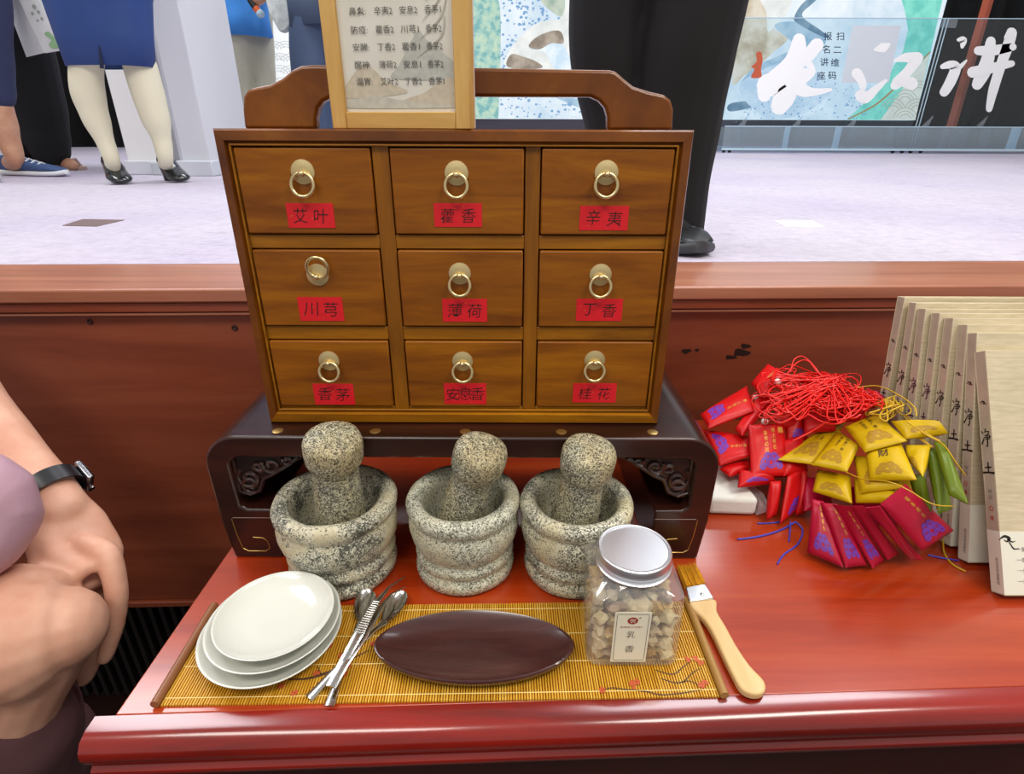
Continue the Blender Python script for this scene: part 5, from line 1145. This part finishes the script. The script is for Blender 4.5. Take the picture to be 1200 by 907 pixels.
# ---- woman in navy skirt and cream stockings
YW = 2.36
pw = empty('person', (py(140, 100, YW).x, YW, SZ), 0, 'person in navy pencil skirt, cream stockings and black heels facing the stage', 'person')
hL, hR = pz(134, 214, SZ), pz(196, 212, SZ)
legL = sk([(104,-60,20), (104,40,19), (101,78,17.5), (103,108,18), (112,138,15), (124,168,10), (132,190,8.5)], YW-.02)+[(hL+V(.005,0,.065), .024), (hL+V(.05,-.05,.05), .018)]
legR = sk([(154,-60,18), (155,40,17), (165,80,18.5), (173,108,18), (182,138,16), (190,165,10.5), (194,188,8.5)], YW+.02)+[(hR+V(.005,0,.065), .024), (hR+V(.05,-.04,.05), .018)]
bodyseg = [(py(130,-300,YW), (.13,.19)), (py(128,-160,YW), (.11,.15)), (py(128,-60,YW), (.12,.17))]
skinned('body', [legL, legR], stock, pw, .008, 6)
b = MB()     # pencil skirt with back slit, closed loft
lev = [(-140, 42, 188), (-60, 50, 182), (0, 57.5, 172.5), (40, 69, 176), (78, 83.5, 179)]
m = 32
for yy, xa, xb in lev:
    A = py(xa, yy+ (0), YW); B = py(xb, yy+2, YW); c = (A+B)/2; hw = (B.x-A.x)/2
    for i in range(m):
        a = 2*math.pi*i/m; ca, sa = math.cos(a), math.sin(a)
        b.v.append(V(c.x+hw*math.copysign(abs(ca)**.8, ca), YW+hw*.62*math.copysign(abs(sa)**.8, sa)+.006*math.sin(5*a+yy*.05), c.z))
for i in range(len(lev)-1):
    for k in range(m): b.f.append((i*m+k, (i+1)*m+k, (i+1)*m+(k+1) % m, i*m+(k+1) % m)); b.m.append(0)
so_ = b.build('skirt', fab('navy_skirt_cloth', '#1f3f7d', .6), pw, smooth=80); mo = so_.modifiers.new('t', 'SOLIDIFY'); mo.thickness = .006
fy_ = YW-.62*(py(179,78,YW).x-py(83,78,YW).x)/2-.006
b = MB(); fsl = lambda x, y: V(py(x, y, fy_).x, fy_+(78-y)*.0002, py(x, y, fy_).z)
b.prism([fsl(111, 30), fsl(121.5, 80.5), fsl(117, 80)], (0, .004, 0)); b.build('slit', plain('dark_slit', '#0c1638', .8), pw, smooth=0)
bs_ = plain('black_patent_leather', '#0d1318', .15, coat=.6)
shoe_heel(pw, hL+V(-.01, .02, 0), hL+V(.10, -.10, 0)*1.0, 0, .040, bs_); shoe_heel(pw, hR+V(-.01, .02, 0), hR+V(.115, -.085, 0), 0, .040, bs_)
# ---- person in navy shorts and blue sneakers at the left edge
YC = 2.7
pc = empty('person', (py(-10, 100, YC).x, YC, SZ), 0, 'person at far left edge in navy shorts with bare legs and blue sneakers', 'person')
sL = pz(12, 205, SZ); sL2 = pz(-50, 213, SZ)
tan_sk = skin_mat('tanned_skin', '#c99a7c', .05)
skinned('body', [sk([(-24,-40,24), (-18,60,20), (-6,115,16), (2,145,16), (12,170,11.5), (18,188,9)], YC)+[(sL+V(.02,0,.05), .034), (sL+V(.10,0,.035), .03)], sk([(-60,-40,24), (-62,60,20), (-64,115,16), (-62,145,16), (-60,170,11.5), (-58,192,9)], YC-.1)+[(sL2+V(.02,0,.05), .034), (sL2+V(.10,0,.035), .03)]], tan_sk, pc, .01, 5)
skinned('shorts', [sk([(-34,-60,34), (-26,0,32), (-14,60,24), (-8,98,21), (-7,108,21)], YC), sk([(-60,-60,34), (-64,0,32), (-66,60,27), (-66,108,22), (-66,122,22)], YC-.08)], fab('navy_shorts_cloth', '#2c3355'), pc, .012, 3)
navs, wsole = plain('blue_sneaker_mesh', '#3b5685', .7, var=.3, scale=60), plain('white_sneaker_sole', '#dfe3e8', .5)
sneaker(pc, pz(8, 205, SZ), pz(78, 207, SZ), .042, navs, wsole); sneaker(pc, pz(-62, 213, SZ), pz(-2, 214, SZ), .042, navs, wsole)
b = MB(); b.tube([pz(16, 203, SZ)+V(0,0,.075), pz(18, 203, SZ)+V(0,0,.115)], .043, 14); b.build('sock', wsole, pc)
# ---- person in wide black trousers with sandals, carrying the tote
YD = 3.1
pdn = empty('person', (py(50, 100, YD).x, YD, SZ), 0, 'person in wide black trousers and beige sandals behind the blue sneakers', 'person')
blk = fab('black_trouser_cloth', '#0a0b0e', .85)
fL = pz(72, 199, SZ); fR = pz(20, 200, SZ)
skinned('body', [[(fL+V(-.02, .02, .14), .036), (fL+V(-.02,.01,.06), .034), (fL+V(.05,-.02,.035), .030), (fL+V(.10,-.04,.025), .024)], [(fR+V(-.02,.02,.14), .036), (fR+V(-.02,.01,.06), .034), (fR+V(.05,-.02,.035), .03), (fR+V(.1,-.04,.025), .024)]], tan_sk, pdn, .008, 4)
skinned('trousers', [sk([(2,-80,40), (8,0,38), (24,60,34), (42,120,30), (54,160,24), (58,174,21)], YD), sk([(-10,-80,40), (-8,0,38), (-2,60,34), (6,120,30), (12,170,26), (14,186,24)], YD)], blk, pdn, .012, 3)
skinned('shirt', [sk([(-22,-120,44), (-24,-40,42), (-26,6,34)], YD-.12)], fab('white_shirt_cloth', '#d7d4d0'), pdn, .012, 3)
beig = plain('beige_sandal', '#b59a8c', .6)
for f_ in (fL, fR):
    b = MB(); pts = [f_+V(-.06+.18*u, .0-.06*u+.0, 0) for u in (0, 1)]
    so2 = smooth_closed([(-.08,-.03),(-.03,-.045),(.06,-.05),(.12,-.03),(.13,.01),(.06,.035),(-.03,.03),(-.08,.02)], 4)
    b.prism([f_+V(x, y, .018) for x, y in so2], (0, 0, -.017)); sdl = b.build('sandal', beig, pdn, bevel=.003)
    b = MB(); b.tube([f_+V(.02,-.05,.015), f_+V(.03,-.03,.065), f_+V(.04,.0,.07), f_+V(.045,.035,.015)], (.004, .012), 8); b.tube([f_+V(.08,-.045,.015), f_+V(.085,-.03,.05), f_+V(.09,0,.05), f_+V(.09,.025,.015)], (.004, .009), 8); b.build('strap', beig, sdl)
# white tote bag
YB = 2.80
tg_ = empty('tote_bag', py(50, 66, YB), 0, 'white paper carrier bag with green print hanging at upper left', 'bag')
q = [(-6,-40), (24,-40), (56,10), (77,57), (52,62.5), (31,67), (18,36)]
b = MB(); b.prism([py(x, y, YB) for x, y in ((8,-30), (36,-20), (77,57.5), (52,62))], (0, .012, 0)); b.build('front', plain('white_bag_paper', '#dedfe0', .6, var=.08, scale=20), tg_)
b = MB(); b.add([py(8,-30,YB), py(52,62,YB), py(31,67,YB+.07), py(2,-10,YB+.07), py(8,-30,YB+.012), py(52,62,YB+.012), py(31,67,YB+.082), py(2,-10,YB+.082)], [(0,1,2,3),(7,6,5,4),(0,4,5,1),(1,5,6,2),(2,6,7,3),(3,7,4,0)]); b.build('gusset', plain('white_bag_side', '#eceef0', .6), tg_)
b = MB(); gp = smooth_closed([(52,40),(56,37),(62,42),(68,49),(73,54),(62,57),(57,52),(60,47)], 4); b.prism([py(x, y, YB-.004) for x, y in gp], (0, .002, 0)); b.build('green_print', plain('pale_green_print', '#8db487', .6), tg_, smooth=0)
b = MB()
for (x, y, r) in ((40,8,2), (45,14,1.5), (38,16,1.5), (49,22,1.5), (44,24,1.3)):
    c = py(x, y, YB-.003); r_ = r/230; b.poly([c+V(r_*math.cos(a), 0, r_*math.sin(a)) for a in [.7*i for i in range(9)]])
b.build('grey_print', plain('grey_print', '#9aa39a', .7), tg_, smooth=0)
b = MB(); b.tube(cr([py(12,-30,YB), py(10,-60,YB), py(20,-62,YB), py(28,-28,YB)]), .004, 6); b.build('handle', wsole, tg_)
# ---- man in blue polo shirt and khaki trousers with microphone
YM = 3.9
pm = empty('person', (py(290, 100, YM).x, YM, SZ), 0, 'person in bright blue shirt and pale khaki trousers standing behind the cabinet handle', 'person')
kh = fab('khaki_trouser_cloth', '#b9b7a4', .75)
def foot(x, Y_): return V(py(x, 150, Y_).x, Y_, SZ)
skinned('trousers', [sk([(272,10,20), (274,45,20), (279,95,15), (288,140,12), (293,170,11)], YM), sk([(300,10,18), (303,45,17), (310,95,13), (312,140,12), (313,170,11)], YM+.08)], kh, pm, .012, 3)
skinned('body', [sk([(293,150,8), (294,178,8)], YM)+[(V(py(294,180,YM).x, YM-.10, SZ+.045), .035)], sk([(313,150,8), (314,176,8)], YM+.08)+[(V(py(314,180,YM).x, YM-.04, SZ+.045), .035)]], tan_sk, pm, .01, 3)
garment('shirt', [(-120,240,340), (-60,238,330), (0,243,312), (20,246,314), (44,248,320)], YM-.02, fab('bright_blue_shirt_cloth', '#3f8ee0', .7), pm, .5, .012)
for fx, fy2 in ((293, YM), (313, YM+.08)): f_ = foot(fx, fy2); sneaker(pm, f_+V(0,.05,0), f_+V(.03,-.2,0), .045, plain('dark_shoe', '#2a2a2c', .5), plain('dark_sole', '#151515', .6))
skinned('arm', [sk([(330,-90,9), (325,-40,9), (312,-12,8), (300,0,7)], YM-.22)], tan_sk, pm, .01, 3)
mc = empty('microphone', py(300, 12, YM-.25), 0, 'handheld microphone with pale foam head and orange band by the blue shirt', 'microphone')
b = MB(); b.ball(py(305, 16, YM-.25), .022, n=16); b.build('head', plain('pale_foam', '#a9c0cf', .8), mc)
b = MB(); b.tube([py(303, 13.5, YM-.25), py(299, 9, YM-.25)], .018, 14); b.build('band', plain('orange_band', '#d0602a', .5), mc)
b = MB(); b.tube([py(299, 9, YM-.25), py(292, 0, YM-.25)], [.017, .013], 14); b.build('grip', plain('black_grip', '#141414', .4), mc)
cl = MB(); cq = smooth_closed([(308,-40),(338,-40),(342,15),(340,30),(330,38),(322,28),(312,5)], 3)
cl.prism([py(x, y, YM-.35) for x, y in cq], (0, .05, 0)); tag(cl.build('cloth_bag', plain('pale_printed_bag', '#cfd6d4', .7, var=.35, scale=25), bevel=.01), 'pale printed bag hanging between the blue shirt and the navy person', 'bag')
# ---- person in slate navy behind the picture frame
YN = 3.5
pn = empty('person', (py(368, 100, YN).x, YN, SZ), 0, 'person in slate navy top and trousers partly behind the oak picture frame', 'person')
nv = fab('slate_navy_cloth', '#3d4e6b', .7)
skinned('trousers', [sk([(362,20,22), (362,60,22), (366,120,20), (372,150,16), (374,176,13)], YN), sk([(400,20,24), (402,60,22), (400,120,20), (398,150,16), (397,176,13)], YN+.1)], nv, pn, .012, 3)
garment('shirt', [(-120,336,430), (-60,334,428), (0,336,424), (32,341,422)], YN-.02, fab('slate_navy_shirt_cloth', '#45546c', .7), pn, .5, .012)
for fx, fy2 in ((374, YN), (397, YN+.1)): f_ = foot(fx, fy2); sneaker(pn, f_+V(0,.05,0), f_+V(.02,-.2,0), .045, plain('dark_shoe2', '#25262b', .5), plain('dark_sole2', '#151515', .6))
# ---- person in black trousers directly behind the cabinet
YK = 1.11
pk2 = empty('person', (py(770, 200, YK).x, YK, SZ), 0, 'person in loose black trousers and black shoes standing right behind cabinet', 'person')
bt = fab('soft_black_trouser_cloth', '#090a0e', .9)
skinned('trousers', [sk([(722,-120,60), (716,-20,54), (712,60,50), (724,140,44), (742,220,40), (750,262,38)], YK+.05, .9), sk([(830,-120,66), (822,-20,62), (806,60,60), (795,140,54), (787,220,46), (784,262,44), (785,276,42)], YK, .92)], bt, pk2, .006, 3)
hk = V(.290, 1.15, SZ)
sneaker(pk2, V(.288, 1.17, SZ), V(.322, .985, SZ), .042, plain('black_shoe_leather', '#14161a', .4), plain('black_shoe_sole', '#3a3d42', .5), .07)
sneaker(pk2, V(.20, 1.20, SZ), V(.195, 1.0, SZ), .042, plain('black_shoe_leather2', '#14161a', .4), plain('black_shoe_sole2', '#3a3d42', .5), .07)
skinned('body', [[(V(.292,1.13,SZ+.14), .036), (V(.292,1.13,SZ+.05), .036), (V(.30,1.06,SZ+.035), .028)], [(V(.20,1.17,SZ+.14), .036), (V(.20,1.16,SZ+.05), .036), (V(.198,1.08,SZ+.035), .028)]], plain('black_sock', '#101114', .8), pk2, .008, 3)

# ---- white lectern
LY = 2.82
lc = empty('lectern', (py(200, 150, LY).x, LY+.15, SZ), 0, 'white panelled speaker lectern behind the navy skirt at left', 'lectern')
wp = plain('white_lectern_paint', '#d6d8de', .45); wp2 = plain('white_lectern_shade', '#b9bac0', .5)  # second tone is the white paint greyed for the shadowed recess
def xz(x, y, Y_=LY): p = py(x, y, Y_); return p.x, p.z
xl0 = xz(148, 192)[0]; xr0 = xz(255, 195)[0]; xp0 = xz(223, 192)[0]
b = MB(); b.bb((xl0, LY+.02, SZ+.05), (xp0-.10, LY+.06, 2.1)); b.build('front_panel', plain('white_front_panel', '#f0f0ee', .5), lc, bevel=.003)
b = MB(); b.bb((xp0-.10, LY+.05, SZ+.05), (xp0-.02, LY+.40, 2.1)); b.build('recess_panel', wp2, lc, bevel=.003)
b = MB(); b.bb((xp0-.055, LY+.02, SZ+.05), (xp0-.035, LY+.06, 2.1)); b.build('bead', wp, lc, bevel=.002)
b = MB(); b.bb((xp0, LY-.06, SZ+.05), (xr0, LY+.40, 2.1)); b.build('pillar', wp, lc, bevel=.004)
b = MB(); b.bb((xl0-.01, LY, SZ), (xp0-.02, LY+.40, SZ+.06)); b.build('plinth', plain('white_plinth', '#d9dce2', .5), lc, bevel=.004)
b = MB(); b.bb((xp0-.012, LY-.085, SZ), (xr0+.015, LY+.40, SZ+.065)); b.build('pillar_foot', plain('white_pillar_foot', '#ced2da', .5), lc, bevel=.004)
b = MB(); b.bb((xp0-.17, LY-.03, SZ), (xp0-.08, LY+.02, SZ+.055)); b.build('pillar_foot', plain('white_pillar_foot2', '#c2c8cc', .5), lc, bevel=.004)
b = MB(); b.bb((xl0-.03, LY-.08, 2.1), (xr0+.03, LY+.42, 2.14)); b.build('top_board', wp, lc, bevel=.006)

# ================================================================== SEATED PERSON AT LEFT
sp0 = empty('person', (-.72, .42, 0), 0, 'seated person at left edge, hand with black watch resting over a bare knee', 'person')
skn = skin_mat('fair_skin', '#dbaa91', .12)
D = lambda x, y, d: pd(x, y, d)
sg = []
# forearm down to the wrist and hand
sg.append([(D(-190,330,.66), (.040)), (D(-90,410,.66), .042), (D(-20,500,.655), .038), (D(42,560,.645), .0285), (D(72,597,.635), .0270)])
# palm / back of hand
sg.append([(D(62,590,.635), (.020,.030)), (D(80,625,.63), (.019,.040)), (D(92,655,.625), (.018,.043)), (D(98,680,.62), (.014,.036))])
# index finger (leading edge) hangs down, others curl behind the knee
sg.append([(D(100,640,.62), .0145), (D(124,650,.615), .0138), (D(136,688,.612), .0118), (D(135,726,.615), .0105), (D(126,760,.62), .0092), (D(122,771,.622), .0078)])
sg.append([(D(96,660,.635), .0135), (D(112,705,.645), .0115), (D(114,750,.65), .0102), (D(104,785,.655), .0092), (D(97,797,.657), .0080)])
sg.append([(D(82,665,.63), .013), (D(92,710,.635), .011), (D(88,755,.64), .0098), (D(78,790,.645), .0085)])
sg.append([(D(68,665,.63), .012), (D(76,705,.64), .010), (D(70,745,.645), .0088), (D(62,775,.65), .0076)])
# thumb along the inner side, resting on the knee
sg.append([(D(54,612,.625), .014), (D(62,640,.612), .0135), (D(78,660,.602), .0115), (D(96,668,.598), .0098)])
# upper (crossed) thigh, knee and shin
kn_ = D(60,735,.545)
sg.append([(V(-.80,.16,.55), .085), (V(-.66,.24,.62), .078), (D(-20,755,.555), .064), (D(30,745,.55), .060), (D(62,738,.552), .049), (D(72,736,.554), .040)])
sg.append([(D(52,745,.56), .046), (D(10,830,.585), .045), (V(-.60,.36,.46), .045), (V(-.58,.40,.34), .036), (V(-.56,.42,.24), .027)])
# other leg
sg.append([(V(-.86,.36,.47), .080), (V(-.70,.44,.47), .066), (V(-.60,.46,.46), .056), (V(-.60,.46,.42), .050), (V(-.61,.47,.26), .042), (V(-.62,.48,.09), .028)])
sg.append([(V(-.62,.48,.09), .030), (V(-.62,.46,.04), .030), (V(-.57,.44,.028), .026), (V(-.52,.43,.022), .020)])
sg.append([(V(-.56,.42,.24), .028), (V(-.54,.42,.19), .030), (V(-.47,.42,.15), .026), (V(-.43,.42,.13), .018)])
sg.append([(D(-36,612,.535), .036), (V(-.60,.44,.775), .032), (V(-.68,.47,.755), .026), (V(-.73,.48,.745), (.018,.034)), (V(-.78,.48,.735), (.014,.032)), (V(-.81,.48,.725), (.010,.026))])
sg.append([(V(-.86,.14,1.18), .052), (V(-.86,.15,1.27), .050), (V(-.86,.17,1.33), .055), (V(-.86,.19,1.36), .072), (V(-.86,.18,1.42), .088), (V(-.86,.17,1.48), .084)])
sg.append([(V(-.86,.26,1.40), .012), (V(-.86,.285,1.375), .013)])
sg.append([(V(-.785,.17,1.40), .012), (V(-.782,.165,1.37), .008)]); sg.append([(V(-.935,.17,1.40), .012), (V(-.938,.165,1.37), .008)])
body = skinned('body', sg, skn, sp0, .0034, 5)
pinkc = satin('lavender_satin', '#c29cab', .42); mauve = fab('dark_mauve_skirt_cloth', '#5c3a3e', .8)
skinned('blouse', [[(V(-.86,.16,.62), (.15,.15)), (V(-.86,.14,.82), (.14,.14)), (V(-.86,.13,1.0), (.16,.15)), (V(-.86,.13,1.16), (.15,.12)), (V(-.86,.14,1.24), (.07,.07))],
    [(V(-.84,.15,1.14), .070), (V(-.76,.21,1.05), .064), (V(-.65,.30,.95), .060), (V(-.56,.385,.875), .056), (D(-44,596,.535), .058), (D(-42,622,.533), .053)],
    [(V(-.86,.16,1.17), .075), (V(-.85,.30,1.14), .062), (V(-.82,.46,1.08), .054), (V(-.795,.60,1.02), .048)]], pinkc, sp0, .006, 5)
skinned('skirt', [[(V(-.92,.18,.52), .12), (V(-.78,.22,.52), .115), (V(-.66,.26,.50), .105), (D(-15,870,.62), .088)], [(V(-.92,.32,.47), .115), (V(-.74,.38,.46), .10), (V(-.62,.42,.47), .078), (V(-.585,.44,.46), .068)], [(V(-.72,.28,.56), .10), (D(-40,850,.58), .070), (D(14,860,.60), .058), (D(34,868,.62), .050)], [(D(14,860,.60), .056), (D(30,960,.70), .060), (V(-.585,.44,.46), .066)]], mauve, sp0, .007, 5)
skinned('hair', [[(V(-.86,.13,1.47), .098), (V(-.86,.11,1.40), .098), (V(-.86,.085,1.30), .080), (V(-.86,.07,1.20), .055)], [(V(-.86,.19,1.51), .062), (V(-.86,.12,1.52), .075)]], plain('dark_brown_hair', '#1c1310', .5), sp0, .007, 4)
for sx in (-.034, .034):
    b = MB(); b.ball((-.86+sx, .257, 1.415), .011, n=12); b.build('eye', plain('eye_white', '#2a211c', .2), sp0, smooth=180)
b = MB(); b.tube([(-.885,.258,1.338), (-.86,.266,1.336), (-.835,.258,1.338)], [.003, .006, .003], 8); b.build('lips', plain('lip_pink', '#a8605c', .4), sp0, smooth=80)
# wristwatch
wt = empty('wristwatch', D(75,575,.62), 0, 'black wristwatch with steel case worn on the wrist of seated person', 'watch')
A = D(42,566,.645); Bx = D(72,597,.635); ax = (D(72,597,.635)-D(20,535,.65)).normalized(); c = D(60,574,.6405)
uu = V(0,0,1).cross(ax).normalized(); ww = ax.cross(uu)
b = MB(); m = 32; rw = [(-.0095, .0292), (-.0095, .0308), (.0095, .0308), (.0095, .0292)]
for t__, r in rw:
    for i in range(m): a = 2*math.pi*i/m; b.v.append(c+ax*t__+uu*(r*1.02*math.cos(a))+ww*(r*1.02*math.sin(a)))
for i in range(4):
    for k in range(m): b.f.append((i*m+k, i*m+(k+1) % m, ((i+1) % 4)*m+(k+1) % m, ((i+1) % 4)*m+k)); b.m.append(0)
b.build('strap', plain('black_watch_strap', '#16171c', .35), wt, smooth=40)
cd = (D(104,566,.665)-D(60,574,.6405)); cd = (cd-ax*cd.dot(ax)).normalized(); cc = c+cd*.0335; q1_ = ax; q2_ = cd.cross(ax).normalized()
def wbox(mb, ce, a, b_, c_):
    R_ = Matrix((q1_, q2_, cd)).transposed(); mb.box(ce, (a, b_, c_), 0, R_); return mb
wbox(MB(), cc, .030, .030, .0075).build('case', plain('steel_case', '#8f8f94', .25, metal=1), wt, bevel=.003, seg=3)
wbox(MB(), cc+cd*.0040, .025, .025, .0012).build('display', plain('black_glass', '#08090c', .08, coat=1), wt, bevel=.001)
b = MB(); b.lathe([(.003, 0), (.003, .003)], cc+q1_*.0148+q2_*.004, 12, axis=q1_); b.build('crown', M['steel'], wt)
# stool
stl = empty('stool', (-.84, .26, 0), 0, 'dark wooden stool under the seated person at left', 'stool')
b = MB(); b.lathe([(.16, .37), (.17, .375), (.17, .395), (.16, .40)], (-.84, .26, 0), 32); b.build('seat', M['rose'], stl)
for sx, sy in ((-1,-1),(1,-1),(-1,1),(1,1)):
    b = MB(); b.tube([(-.84+sx*.12, .26+sy*.12, 0), (-.84+sx*.09, .26+sy*.09, .372)], .016, 10); b.build('leg', M['rose'], stl)
